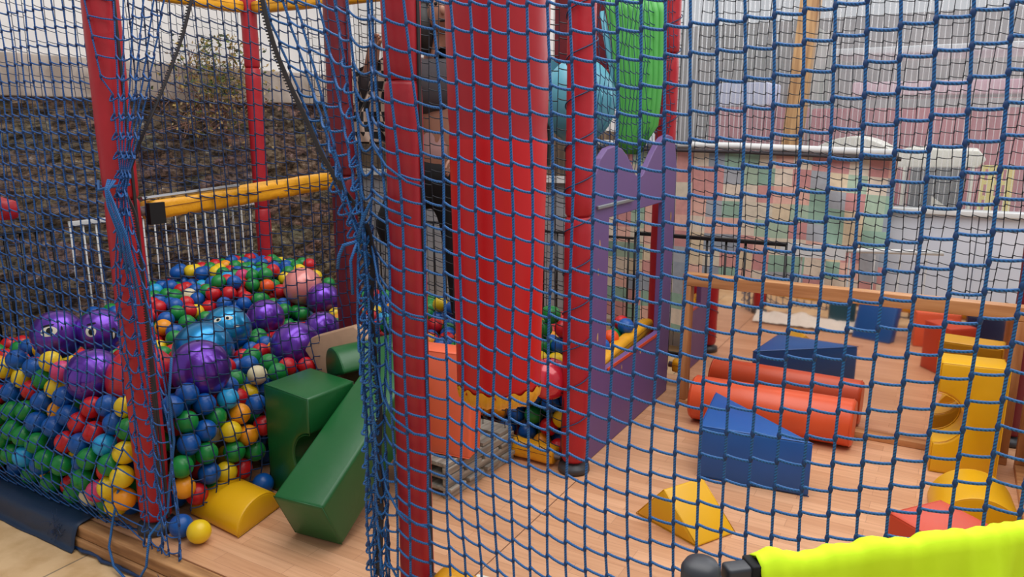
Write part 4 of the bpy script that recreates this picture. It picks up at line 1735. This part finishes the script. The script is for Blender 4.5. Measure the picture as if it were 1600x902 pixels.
    for v in idx.ravel():
        if v >= 0:
            cnt[v] = cnt.get(v, 0) + 1
    order = sorted(cnt, key=lambda i: -cnt[i])[:296]
    ind = set(order)
    where = {
        'front': 'pressed against the front net at the left of the pit',
        'side': 'behind the side net left of the green blocks',
        'far': 'on the heap at the back of the ball pit',
        'mid': 'on top of the heap in the middle of the ball pit',
        'back': 'in the back strip of the pit behind the hanging bag',
    }
    stuff = MB()
    keys = list(PAL)
    for i, p in enumerate(A):
        c = C[i]
        if i in ind:
            if p[0] > -2.44 and p[1] > 2.7:
                wh = 'back'
            elif p[1] < 1.78:
                wh = 'front'
            elif p[0] > -2.66 and p[2] < 0.5:
                wh = 'side'
            elif p[1] > 2.9:
                wh = 'far'
            else:
                wh = 'mid'
            o = bpy.data.objects.new('play_ball', BMESH[c])
            COL.objects.link(o)
            o.location = p
            o.rotation_euler = (rnd.random() * 3, rnd.random() * 3, 0)
            nm = PAL[c][0]
            tag(o, 'small %s plastic ball %s' % (nm, where[wh]), 'ball', '%s balls %s' % (nm, where[wh]))
        elif i in cnt or True:
            stuff.mi = keys.index(c)
            stuff.ball(p, R, 14, 9)
    so = stuff.build('play_ball_pile', [BM[k] for k in keys], smooth=True)
    tag(so, 'mixed small plastic balls deeper in the heap between the others', 'balls', kind='stuff')
    print('BALLS', len(A), 'visible', len(cnt), 'stuff', len(A) - len(ind))


build_balls()

# the two loose balls on the laminate
for (px, py, c, lab) in ((283, 822, 'b', 'blue plastic ball lying loose on the laminate beside the yellow ball'), (311, 831, 'y', 'yellow plastic ball lying loose on the laminate right of the blue one'), (411, 756, 'b', 'blue plastic ball on the laminate left of the green bridge block')):
    p = onZ(px, py, R + 0.002)
    if c == 'b' and px == 283:
        p = onZ(px, py, R + 0.002)
    o = bpy.data.objects.new('play_ball', BMESH[c])
    COL.objects.link(o)
    o.location = p
    tag(o, lab, 'ball')


# ---------------------------------------------------------------- nets
def arc(a, b, L, drop, n=8):
    """slack cord from a to b of length L, hanging in direction drop"""
    d = (b - a).length
    if L <= 0:
        s = -L
        n = 3
    elif d >= L * 0.97:
        s = 0.0025
        n = 2
    else:
        s = math.sqrt(max(0, (L * L - d * d) * 3 / 8.0))
    return [a + (b - a) * (k / n) + drop * (s * 4 * (k / n) * (1 - k / n)) for k in range(n + 1)]


def build_net(name, cols, rows, P, rad, mat, label, sides=5, knot=0.0055, L=0.057, dropf=None, skip=None, rope_edges=(), kn=True):
    mb = MB()
    G = {(c, r): P(c, r) for c in cols for r in rows}
    down = Vector((0, -0.15, -1)).normalized()
    kz = Vector((0, 0, knot))
    for c in cols:
        run = []
        for r in rows:
            p = G[(c, r)]
            if p is None:
                if len(run) > 1:
                    mb.tube(run, rad, sides, cap=False)
                run = []
                continue
            run += [p + kz, p - kz]
        if len(run) > 1:
            mb.tube(run, rad, sides, cap=False)
    cl = list(cols)
    for r in rows:
        for k in range(len(cl) - 1):
            a, b = G[(cl[k], r)], G[(cl[k + 1], r)]
            if a is None or b is None:
                continue
            dr = dropf(cl[k], r) if dropf else down
            mb.tube(arc(a + kz, b - kz, L(cl[k], r) if callable(L) else L, dr), rad, sides, cap=False)
    if kn:
        for p in G.values():
            if p is not None:
                mb.ball(p, rad * 1.55, 6, 4, (1, 1, knot / rad * 0.9 + 0.5))
    o = mb.build(name, mat, smooth=True)
    tag(o, label, 'net')
    return o


XC = [-1.0873, 0.5156, 0.0352, 0.0295, -0.0264, -0.0105, -0.0166, 0.031, 0.0009, -0.0093, -0.0064, -0.0052, 0.003, 0.0036, 0.0036]
ZC = [1.7785, -0.0655, -0.6209, 0.0297, 0.0606, 0.0088, 0.0055, -0.0201, -0.0287, 0.0049, 0.0033, 0.0121, -0.001, -0.001, -0.0011]


def pol(C_, c, r):
    B = (1, c, r, c * c, c * r, r * r, c ** 3, c * c * r, c * r * r, r ** 3, c ** 3 * r, c * c * r * r, c * r ** 3, r ** 4, c ** 4)
    return sum(a * b for a, b in zip(C_, B))


TIE2 = Vector((-1.345, 1.545, 1.19))


def front_right(c, r):
    cc, rr = max(-4.0, min(c, 22)) / 10.0, r / 10.0
    if rr > 2.5:
        rr0 = 2.5
        x, z = pol(XC, cc, rr0), pol(ZC, cc, rr0) - (rr - 2.5) * 0.575
    elif rr < 0.0:
        x, z = pol(XC, cc, 0.0), pol(ZC, cc, 0.0) - rr * 0.6
    else:
        x, z = pol(XC, cc, rr), pol(ZC, cc, rr)
    if c > 22:
        x += (c - 22) * 0.0545
        z += (c - 22) * 0.006
    y = 1.59
    # net lies over the front of the padded post
    dxp = x - P2[0]
    if abs(dxp) < 0.09:
        y -= 0.063 * max(0, math.cos(dxp / 0.09 * PI / 2)) ** 0.6
    y += 0.006 * math.sin(c * 0.9 + r * 0.5)
    if c < -4:
        k = -4 - c                      # 1..7 columns drawn aside
        top = Vector((x - 0.0485 * k - 0.0016 * k * k, 1.575, z + 0.013 * k))
        zz = top.z
        h = (zz - TIE2.z)
        if h > 0.0:
            g = min(1.0, h / 0.62) ** 0.85
            tx = TIE2.x + 0.012 - 0.004 * k
            x2 = tx + (top.x - tx) * g
            return Vector((x2, 1.575 - 0.03 * (1 - g) + 0.012 * math.sin(k * 2.2), zz))
        # hanging bundle below the tie
        d = -h
        ph = k * 1.9
        w = 0.028 + 0.010 * min(1, d)
        x2 = TIE2.x + 0.006 - w * ((k - 4) / 3.0) * (0.35 + 0.65 * min(1, d * 4)) + 0.005 * math.sin(ph + r * 0.8)
        y2 = 1.545 + 0.03 * math.sin(ph + d * 1.7)
        return Vector((x2, y2, zz + 0.01 * k - 0.012 * k * min(1, d * 3)))
    z = max(z, 0.09)
    return Vector((x, y, z))


def fr_drop(c, r):
    if c < -4:
        s = -1 if (c % 2) else 0.5
        return Vector((-0.75 * abs(s), -0.35, -0.6)).normalized() if s < 0 else Vector((0.15, -0.5, -0.9)).normalized()
    return Vector((0, -0.12, -1)).normalized()


n1 = build_net('safety_net', list(range(-11, 25)), list(range(-4, 33)), front_right, 0.0034, M['net_blue'], 'bright blue knotted safety net across the front right, tied back at the entrance', 6, dropf=fr_drop, L=lambda c, r: 0.062 if c < -4 else -(0.0035 if c < 6 else 0.0022))


def ribbon(name, pts, w, mat, parent, teeth=True, n=90):
    """zip tape with teeth, following a path"""
    P_ = [Vector(p) for p in pts]
    # resample with catmull rom
    out = []
    for i in range(len(P_) - 1):
        p0, p1, p2, p3 = P_[max(i - 1, 0)], P_[i], P_[i + 1], P_[min(i + 2, len(P_) - 1)]
        m = 14
        for k in range(m):
            t = k / m
            out.append(0.5 * ((2 * p1) + (p2 - p0) * t + (2 * p0 - 5 * p1 + 4 * p2 - p3) * t * t + (3 * p1 - p0 - 3 * p2 + p3) * t ** 3))
    out.append(P_[-1])
    mb = MB()
    wd = Vector((0.9, -0.25, 0.1)).normalized()
    for k, p in enumerate(out):
        for s in (-1, 1):
            for q in (-1, 1):
                mb.v.append(p + wd * (s * w / 2) + Vector((0, q * 0.0012, 0)))
                mb.uv.append((0, 0))
    for k in range(len(out) - 1):
        a = k * 4
        for f in ((0, 2, 6, 4), (1, 5, 7, 3), (0, 4, 5, 1), (2, 3, 7, 6)):
            mb.f.append(tuple(a + i for i in f))
            mb.m.append(0)
    if teeth:
        L = 0.0
        nxt = 0.0
        for k in range(len(out) - 1):
            seg = (out[k + 1] - out[k]).length
            while nxt < L + seg:
                t = (nxt - L) / seg
                p = out[k].lerp(out[k + 1], t)
                e = p - wd * (w / 2 + 0.003)
                mb.quadbox(e - Vector((0.004, 0.003, 0.002)), e + Vector((0.004, 0.003, 0.002)))
                nxt += 0.009
            L += seg
    return mb.build(name, mat, parent)


def nz1(px, py, dy=0.0):
    return onY(px, py, 1.55 + dy)


ribbon('zip_tape', [nz1(402, -60), nz1(410, 0), nz1(428, 70), nz1(452, 130), nz1(480, 190), nz1(505, 245), nz1(540, 300), nz1(570, 345), nz1(582, 400), nz1(580, 480), nz1(586, 560), nz1(594, 640), nz1(592, 720), nz1(596, 800), nz1(592, 900)], 0.022, M['zip_black'], n1)
# tie cords
class Cords:
    def __init__(s, parent, mat):
        s.p, s.m = parent, mat

    def tube(s, pts, r, n=6):
        MB().tube(pts, r, n).build('tie_cord', s.m, s.p, smooth=True)


tb = Cords(n1, M['net_blue'])
a, b = TIE2 + Vector((0, -0.03, 0)), Vector((-1.30, 1.53, 1.305))
for off in (0, 0.006, -0.006):
    tb.tube([a + Vector((off, 0, 0)), (a + b) / 2 + Vector((0, -0.01, off)), b, Vector((-1.25, 1.528, 1.28)), Vector((-1.20, 1.56, 1.255))], 0.0036, 6)
tb.tube([a, a + Vector((-0.03, -0.02, -0.01)), a + Vector((-0.048, -0.02, -0.04)), a + Vector((-0.055, -0.02, -0.075))], 0.005, 7)
tb.tube([a, a + Vector((-0.008, -0.02, -0.05)), a + Vector((-0.006, -0.02, -0.14))], 0.0042, 7)
for zt in (1.40, 1.045, 0.72, 0.45, 0.22):
    tb.tube([Vector((-1.325, 1.55, zt + 0.13)), Vector((-1.29, 1.528, zt + 0.04)), Vector((-1.245, 1.520, zt - 0.01)), Vector((-1.195, 1.54, zt - 0.05)), Vector((-1.175, 1.58, zt - 0.065))], 0.0034, 6)

TIE1 = Vector((-2.330, 1.512, 1.286))


def B1X(z):
    return float(np.interp(z, [-0.1, 0.14, 0.46, 0.80, 1.12, 1.30], [-2.300, -2.285, -2.285, -2.31, -2.325, -2.31]))


def front_left(c, r):
    # c = 0 at the left post; negative to the left, positive drawn aside to the right of the post
    z = 2.24 - 0.060 * r
    if c <= 0:
        x = -2.50 + 0.0565 * c * (1 + 0.14 * math.exp(-((z - 0.15) / 0.3) ** 2))
        y = 1.59
        pull = math.exp(c / 3.0)
        z += 0.02 * pull * (1 if z < 1.29 else -1) * min(1, abs(z - 1.29) * 3)
        x += 0.03 * pull * math.exp(-((z - 1.29) / 0.25) ** 2)
        if z < 0.62:
            y = front_y(x, z) - 0.012 if z > 0.02 else 1.60 - 0.07
        # lower hem curves in under the balls
        hem = 0.02
        if z < hem:
            dd = hem - z
            z = hem - 0.35 * dd
            y = 1.50 + min(0.09, dd * 0.9)
        z = max(z, -0.005)
        y += 0.004 * math.sin(c * 1.1 + r * 0.7)
        return Vector((x, y, z))
    k = c
    topx = -2.49 + 0.052 * k
    h = z - TIE1.z
    if h > 0:
        g = min(1.15, h / 0.60) ** 0.9
        tx = TIE1.x + 0.003 * k
        x = tx + (topx - tx) * g
        y = 1.59 - 0.08 * (1 - min(1, g))
        if abs(x - P1[0]) < 0.07:
            y = min(y, 1.525)
        return Vector((x, y, z))
    d = -h
    ph = k * 2.1
    w = 0.055 + 0.040 * min(1, d / 0.6)
    cx = B1X(z)
    x = cx + w * ((k - 4) / 3.0) * min(1, 0.15 + d * 3.2) + 0.006 * math.sin(ph + r * 0.9)
    y = 1.50 + 0.014 * math.sin(ph + d * 1.3) - (0.012 if abs(x - P1[0]) < 0.06 else 0)
    if z < -0.07:
        z = -0.07 + 0.2 * (z + 0.07)
    return Vector((x, y, max(z, -0.088)))


def fl_drop(c, r):
    if c >= 0:
        return (Vector((-0.6, -0.4, -0.7)) if c % 2 else Vector((0.7, -0.4, -0.6))).normalized()
    return Vector((0, -0.1, -1)).normalized()


n2 = build_net('safety_net', list(range(-24, 8)), list(range(0, 39)), front_left, 0.0027, M['net_blue_shaded'], 'blue safety net holding the balls at the front left, gathered round the left red post', 5, L=lambda c, r: 0.052 if c >= 0 else -0.002, dropf=fl_drop)
ribbon('zip_tape', [nz1(304, -40), nz1(299, 0), nz1(284, 60), nz1(266, 110), nz1(246, 160), nz1(222, 215), nz1(206, 260), nz1(196, 295), nz1(212, 340), nz1(222, 420), nz1(232, 520), nz1(240, 620), nz1(246, 700), nz1(250, 780)], 0.024, M['zip_black'], n2)
tb = Cords(n2, M['net_blue'])
a = TIE1 + Vector((0, -0.03, 0))
for q, off in enumerate((-0.02, -0.008, 0.008, 0.02)):
    tb.tube([a + Vector((off, 0, 0.03)), a + Vector((off * 0.4, -0.02, 0)), a + Vector((0.03 + off, -0.03, -0.05)), a + Vector((0.055 + off, -0.02, -0.14)), a + Vector((0.06 + off * 2, -0.01, -0.22 - 0.05 * q))], 0.0035, 6)
tb.tube([Vector((-2.53, 1.56, 1.30)), Vector((-2.46, 1.515, 1.275)), Vector((-2.38, 1.505, 1.29)), Vector((-2.30, 1.52, 1.30))], 0.005, 6)
# bound edge rope looping over the kerb
pts = [nz1(268, 560), nz1(264, 620), nz1(272, 690), nz1(266, 745), nz1(262, 800)]
loop = [Vector((-2.33, 1.50, 0.20)), Vector((-2.31, 1.46, 0.08)), Vector((-2.30, 1.43, -0.02)), Vector((-2.33, 1.415, -0.075)), Vector((-2.40, 1.41, -0.09)), Vector((-2.48, 1.42, -0.07)), Vector((-2.53, 1.44, -0.02)), Vector((-2.54, 1.47, 0.06)), Vector((-2.53, 1.5, 0.18))]
tb.tube(pts + loop[1:], 0.0045, 7)


def side_net(c, r):
    y = 1.66 + 0.0555 * c
    z = 2.28 - 0.058 * r
    x = P1[0] + 0.03 + 0.012 * math.sin(c * 0.7 + r * 0.2)
    if z < 0.7:
        x = side_x(y, z) + 0.012
    z -= 0.02 * math.sin(PI * c / 19.0)
    if z < 0.04:
        z = 0.04
    return Vector((x, y, z))


build_net('safety_net', list(range(0, 20)), list(range(0, 39)), side_net, 0.0026, M['net_navy_and_shaded'], 'blue side net, its shade put into the cord colour, between the ball pit and the entrance', 5, L=-0.003)


def mid_net(c, r):
    x = -2.42 + 0.0565 * c
    z = 2.28 - 0.058 * r
    y = 2.79 + 0.01 * math.sin(c + r * 0.3)
    if z < 0.4:
        y -= 0.03 * math.exp(-((z - 0.17) / 0.15) ** 2)
    return Vector((x, y, max(z, 0.1) - 0.012 * math.sin(PI * c / 19)))


build_net('safety_net', list(range(0, 20)), list(range(0, 39)), mid_net, 0.0022, M['net_black'], 'black net behind the entrance bay holding back the balls', 4, L=-0.003, kn=False)


def back_net(c, r):
    x = -1.25 + 0.0585 * c
    z = 2.35 - 0.0585 * r
    y = 4.17
    sag = 0.03 * math.exp(-((x + 0.25) / 0.25) ** 2) * math.exp(-((z - 1.45) / 0.3) ** 2)
    return Vector((x + 0.006 * math.sin(r * 0.6 + c), y + 0.01 * math.sin(c * 0.5), z - sag - 0.012 * math.sin((x + 1.25) * 2.2) + 0.006 * math.sin(c * 0.8 + r * 0.4)))


build_net('safety_net', list(range(0, 36)), list(range(0, 40)), back_net, 0.0021, M['net_black'], 'thin black net behind the mirror in front of the clear sheets', 4, L=-0.003)


def upper_net(c, r):
    y = 2.90 + 0.0585 * c
    z = 2.35 - 0.058 * r
    return Vector((-1.352 + 0.008 * math.sin(c + r), y, z - 0.05 * math.sin(PI * c / 20)))


build_net('safety_net', list(range(0, 21)), list(range(0, 19)), upper_net, 0.0022, M['net_navy_and_shaded'], 'dark blue net above the purple panel in front of the green slide', 4, L=-0.003, kn=False)


def rear_net(c, r):
    x = -4.15 + 0.058 * c
    z = 2.2 - 0.058 * r
    return Vector((x, 4.22 + 0.01 * math.sin(c * 0.7 + r * 0.2), max(z, 0.02)))


build_net('safety_net', list(range(0, 49)), list(range(0, 38)), rear_net, 0.0021, M['net_black'], 'black net across the rear of the ball pit', 3, L=-0.003, kn=False)


def left_net(c, r):
    y = 1.62 + 0.058 * c
    z = 2.2 - 0.058 * r
    return Vector((-4.25 + 0.012 * math.sin(c * 0.6 + r * 0.3), y, max(z, 0.02)))


build_net('safety_net', list(range(0, 37)), list(range(0, 38)), left_net, 0.0021, M['net_navy_and_shaded'], 'dark blue net along the left side of the ball pit before the stone wall', 3, L=-0.003, kn=False)


# ---------------------------------------------------------------- person
def skin_body(name, joints, edges, mat, parent=None, sub=2, root=0):
    me = bpy.data.meshes.new(name)
    me.from_pydata([j[0] for j in joints], edges, [])
    me.materials.append(mat)
    o = bpy.data.objects.new(name, me)
    COL.objects.link(o)
    md = o.modifiers.new('skin', 'SKIN')
    for i, j in enumerate(joints):
        r = j[1] if isinstance(j[1], tuple) else (j[1], j[1])
        me.skin_vertices[0].data[i].radius = r
    me.skin_vertices[0].data[root].use_root = True
    md.use_smooth_shade = True
    s = o.modifiers.new('sub', 'SUBSURF')
    s.levels = s.render_levels = sub
    if parent:
        o.parent = parent
    return o


def person():
    base = Vector((-2.27, 3.12, 0.36))
    rt = Vector((math.cos(YAW), math.sin(YAW), 0))       # to the right as seen
    bk = Vector((-math.sin(YAW), math.cos(YAW), 0))      # away from the viewer

    def J(r_, b_, z):
        return rt * r_ + bk * b_ + Vector((0, 0, z))
    js = [
        (J(0.02, 0, 0.86), (0.14, 0.11)),        # 0 pelvis
        (J(0.02, 0, 1.05), (0.13, 0.10)),        # 1 waist
        (J(0.01, -0.02, 1.28), (0.15, 0.11)),    # 2 chest
        (J(0.03, -0.04, 1.42), (0.06, 0.055)),   # 3 neck base
        (J(0.06, -0.06, 1.50), (0.052, 0.052)),  # 4 neck
        (J(0.08, -0.08, 1.60), (0.078, 0.092)),  # 5 head
        (J(0.08, -0.09, 1.70), (0.076, 0.09)),   # 6 crown
        (J(0.12, 0, 0.80), (0.085, 0.085)),      # 7 right hip
        (J(0.14, -0.02, 0.45), (0.062, 0.062)),  # 8 right knee
        (J(0.15, 0.02, 0.08), (0.042, 0.042)),   # 9 right ankle
        (J(0.15, -0.12, 0.03), (0.035, 0.03)),   # 10 right toe
        (J(-0.10, 0, 0.80), (0.085, 0.085)),     # 11 left hip
        (J(-0.20, -0.12, 0.62), (0.068, 0.068)), # 12 left knee (lifted)
        (J(-0.12, 0.18, 0.40), (0.045, 0.045)),  # 13 left ankle
        (J(-0.16, 0.10, 0.33), (0.035, 0.03)),   # 14 left toe
        (J(0.20, -0.02, 1.36), (0.06, 0.06)),    # 15 right shoulder
        (J(0.26, -0.05, 1.12), (0.045, 0.045)),  # 16 right elbow
        (J(0.16, -0.20, 0.98), (0.032, 0.032)),  # 17 right wrist
        (J(-0.19, -0.03, 1.36), (0.06, 0.06)),   # 18 left shoulder
        (J(-0.30, -0.10, 1.20), (0.045, 0.045)), # 19 left elbow
        (J(-0.23, -0.22, 1.42), (0.032, 0.032)), # 20 left wrist
    ]
    ed = [(0, 1), (1, 2), (2, 3), (3, 4), (4, 5), (5, 6), (0, 7), (7, 8), (8, 9), (9, 10), (0, 11), (11, 12), (12, 13), (13, 14), (2, 15), (15, 16), (16, 17), (2, 18), (18, 19), (19, 20)]
    # hands: palm plus five fingers each
    for w, d in ((17, J(-0.03, -0.06, -0.02) - Vector((0, 0, 0))), (20, J(0.02, -0.03, 0.06))):
        dv = d.normalized()
        i0 = len(js)
        wp = js[w][0]
        js.append((wp + dv * 0.05, (0.034, 0.018)))
        ed.append((w, i0))
        sd = dv.cross(Vector((0.3, 0.8, 0.2))).normalized()
        for k in range(5):
            off = sd * (0.024 - 0.013 * k)
            ln = (0.03, 0.062, 0.07, 0.064, 0.05)[k]
            if k == 0:
                off = sd * 0.038 - dv * 0.02
            a_ = wp + dv * 0.085 + off
            b_ = a_ + dv * ln * 0.5 + Vector((0, 0, -0.008))
            c_ = b_ + dv * ln * 0.35 + Vector((0, 0, -0.02))
            n_ = len(js)
            js += [(a_, 0.0095), (b_, 0.0085), (c_, 0.0075)]
            ed += [(i0, n_), (n_, n_ + 1), (n_ + 1, n_ + 2)]
    body = skin_body('person', js, ed, M['skin'])
    body.location = base
    # trousers
    sc = 1.12
    tj = [(js[0][0], (0.165, 0.135))] + [(js[i][0], tuple(v * sc for v in js[i][1])) for i in (7, 8, 9, 11, 12, 13)]
    tj[0] = (js[0][0] + Vector((0, 0, 0.02)), (0.16, 0.13))
    tj.append((js[0][0] + Vector((0, 0, 0.12)), (0.145, 0.115)))
    for i in (3, 6):
        tj[i] = (tj[i][0] + Vector((0, 0, 0.02)), (0.06, 0.06))
    tj[2] = (tj[2][0], (0.08, 0.08))
    tj[5] = (tj[5][0], (0.09, 0.09))
    tj[1] = (tj[1][0], (0.11, 0.11))
    tj[4] = (tj[4][0], (0.115, 0.115))
    skin_body('trousers', tj, [(7, 0), (0, 1), (1, 2), (2, 3), (0, 4), (4, 5), (5, 6)], M['black_cloth'], body)
    # pink shirt
    sj = [(js[0][0] + Vector((0, 0, 0.04)), (0.175, 0.14)), (js[1][0], (0.155, 0.125)), (js[2][0], (0.14, 0.11)), (js[3][0] - Vector((0, 0, 0.04)), (0.07, 0.06))]
    skin_body('shirt', sj, [(0, 1), (1, 2), (2, 3)], M['pink_cloth'], body)
    # dark waistcoat over the upper body, chequered wrap over the left side
    vj = [(js[1][0] + J(0.03, -0.02, 0.10), (0.165, 0.14)), (js[2][0] + J(0.02, -0.02, 0), (0.19, 0.15)), (js[3][0] + J(0.01, -0.01, -0.03), (0.12, 0.10)),
          (js[15][0], (0.095, 0.095)), (js[16][0], (0.07, 0.07)), (js[17][0].lerp(js[16][0], 0.2), (0.05, 0.05)),
          (js[18][0], (0.095, 0.095)), (js[19][0], (0.07, 0.07)), (js[20][0].lerp(js[19][0], 0.2), (0.05, 0.05))]
    skin_body('jacket', vj, [(0, 1), (1, 2), (1, 3), (3, 4), (4, 5), (1, 6), (6, 7), (7, 8)], M['dark_cloth'], body)
    # chequered cloth: a hanging, folded sheet over the left arm
    vs, fs = [], []
    n_, m_ = 26, 30
    for i in range(n_ + 1):
        for j in range(m_ + 1):
            s, t = i / n_, j / m_
            fold = 0.03 * math.sin(s * 11 + t * 2) + 0.018 * math.sin(s * 23 - t * 4)
            p = J(-0.34 + 0.27 * s + 0.03 * math.sin(t * 5 + s * 3), -0.20 + fold - 0.03 * t, 1.42 - 0.10 * abs(s - 0.5) - 0.44 * t * (0.75 + 0.25 * s))
            vs.append(p)
    for i in range(n_):
        for j in range(m_):
            a = i * (m_ + 1) + j
            fs.append((a, a + 1, a + m_ + 2, a + m_ + 1))
    ck = mk('checked_wrap', vs, fs, M['checked'], body, smooth=True)
    ck.modifiers.new('t', 'SOLIDIFY').thickness = 0.006
    # hair and face
    hd = js[5][0] + Vector((0, 0, 0.05))
    fwd = (-bk + rt * 0.1).normalized()
    hm = MB()
    hm.ball(hd + Vector((0, 0, 0.02)) - fwd * 0.025, 0.108, 24, 16, (0.95, 1.0, 1.12))
    hm.tube([hd - rt * 0.07, hd - rt * 0.085 + fwd * 0.03 + Vector((0, 0, -0.10)), hd - rt * 0.08 + fwd * 0.03 + Vector((0, 0, -0.2))], [0.06, 0.05, 0.02], 12)
    hm.tube([hd - fwd * 0.08, hd - fwd * 0.09 + Vector((0, 0, -0.12)), hd - fwd * 0.08 + Vector((0, 0, -0.22))], [0.08, 0.07, 0.03], 14)
    hm.build('hair', M['hair'], body, smooth=True)
    fm = MB()
    fm.ball(hd + fwd * 0.045 + Vector((0, 0, -0.02)), 0.078, 24, 16, (0.9, 0.9, 1.2))
    fm.ball(hd + fwd * 0.118 + Vector((0, 0, -0.02)), 0.014, 10, 8, (0.8, 1.1, 1.5))
    for s in (-1, 1):
        fm.ball(hd + rt * (0.09 * s) + Vector((0, 0, -0.01)), 0.022, 10, 8, (0.5, 0.9, 1.4))
    fm.build('face', M['skin'], body, smooth=True)
    em = MB()
    for s in (-1, 1):
        em.ball(hd + fwd * 0.107 + rt * (0.03 * s) + Vector((0, 0, 0.01)), 0.009, 10, 8)
    em.ball(hd + fwd * 0.112 + Vector((0, 0, -0.065)), 0.012, 10, 6, (1.6, 1, 0.4))
    em.build('eyes', M['black_cloth'], body, smooth=True)
    for i in (10, 14):
        sm_ = MB()
        sm_.ball(js[i][0] + bk * 0.05, 0.05, 14, 10, (1, 2.0, 0.8))
        sm_.build('shoe', M['black_cloth'], body, smooth=True)
    tag(body, 'person in dusty pink top and black trousers standing behind the front red post', 'person')


person()


# ---------------------------------------------------------------- hi-vis vest over a rail, close to the camera
def rail_and_vest():
    A_ = Vector((-0.205, 0.790, 0.985))
    B_ = Vector((0.42, 1.345, 0.985))
    d = (B_ - A_)
    t = d.normalized()
    nrm = Vector((t.y, -t.x, 0)).normalized()     # toward the viewer
    up = Vector((0, 0, 1))
    root = empty('folding_barrier', A_)
    m = MB()
    hw, hh = 0.011, 0.011
    pts = [nrm * hw + up * hh, nrm * -hw + up * hh, nrm * -hw - up * hh, nrm * hw - up * hh]
    m.prism([p + t * 0.03 for p in pts], t, d.length)
    m.build('top_bar', M['grey_plastic'], root, bevel=0.004)
    k = MB()
    k.lathe([(0.004, -0.06), (0.017, -0.058), (0.0225, -0.045), (0.0225, 0.012), (0.018, 0.020), (0.006, 0.022)], n=28)
    k.build('end_knob', M['grey_plastic'], root, smooth=True)
    c = MB()
    c.prism([p * 1.25 + t * 0.058 for p in pts], t, 0.012)
    c.build('clamp', M['black_cloth'], root, bevel=0.002)
    for s in (0.0, 0.72):
        q = t * s + Vector((0, 0, -0.02))
        MB().tube([q, Vector((q.x, q.y, -0.098 - A_.z))], 0.011, 12).build('leg', M['grey_plastic'], root, smooth=True)
    MB().tube([t * 0.052 + Vector((0, 0, -0.01)), t * 0.052 + Vector((0, 0, -0.3)) + nrm * 0.0], 0.008, 8).build('brace', M['grey_plastic'], root, smooth=True)
    tag(root, 'dark grey barrier with rounded end knob at the bottom right, nearest the camera', 'barrier')
    # vest
    n1_, n2_ = 120, 40
    vs, fs, mi = [], [], []
    L0, L1 = 0.068, 0.70
    for i in range(n1_ + 1):
        s = i / n1_
        a = A_ + t * (L0 + (L1 - L0) * s)
        rnd = 0.012 * noise.noise(Vector((s * 14, 0, 0))) + 0.006 * noise.noise(Vector((s * 40, 2, 0)))
        for j in range(n2_ + 1):
            v = j / n2_ * 2 - 1          # -1 back hem, 0 top, 1 front hem
            side = 1 if v > 0 else -1
            dd = abs(v) * 0.34
            r0 = 0.0165 + rnd * 0.3
            if dd < 0.03:
                an = dd / 0.03 * PI / 2
                off = nrm * (side * r0 * math.sin(an)) + up * (r0 * math.cos(an))
            else:
                dp = dd - 0.03
                fold = 0.016 * math.sin(s * 17 + 1.5 * math.sin(dp * 9)) + 0.010 * math.sin(s * 37 + side + dp * 14) + 0.020 * noise.noise(Vector((s * 7, dp * 8, side)))
                off = nrm * (side * (r0 + 0.03 * dp + max(-0.004, fold) * min(1, dp * 14))) - up * dp
            vs.append(a + off + up * (0.004 + rnd * 0.5))
    for i in range(n1_):
        for j in range(n2_):
            q = i * (n2_ + 1) + j
            fs.append((q, q + 1, q + n2_ + 2, q + n2_ + 1))
    o = mk('safety_vest', vs, fs, M['vest'], smooth=True)
    o.modifiers.new('t', 'SOLIDIFY').thickness = 0.002
    tag(o, 'fluorescent yellow safety vest draped over the barrier bar', 'vest')


rail_and_vest()
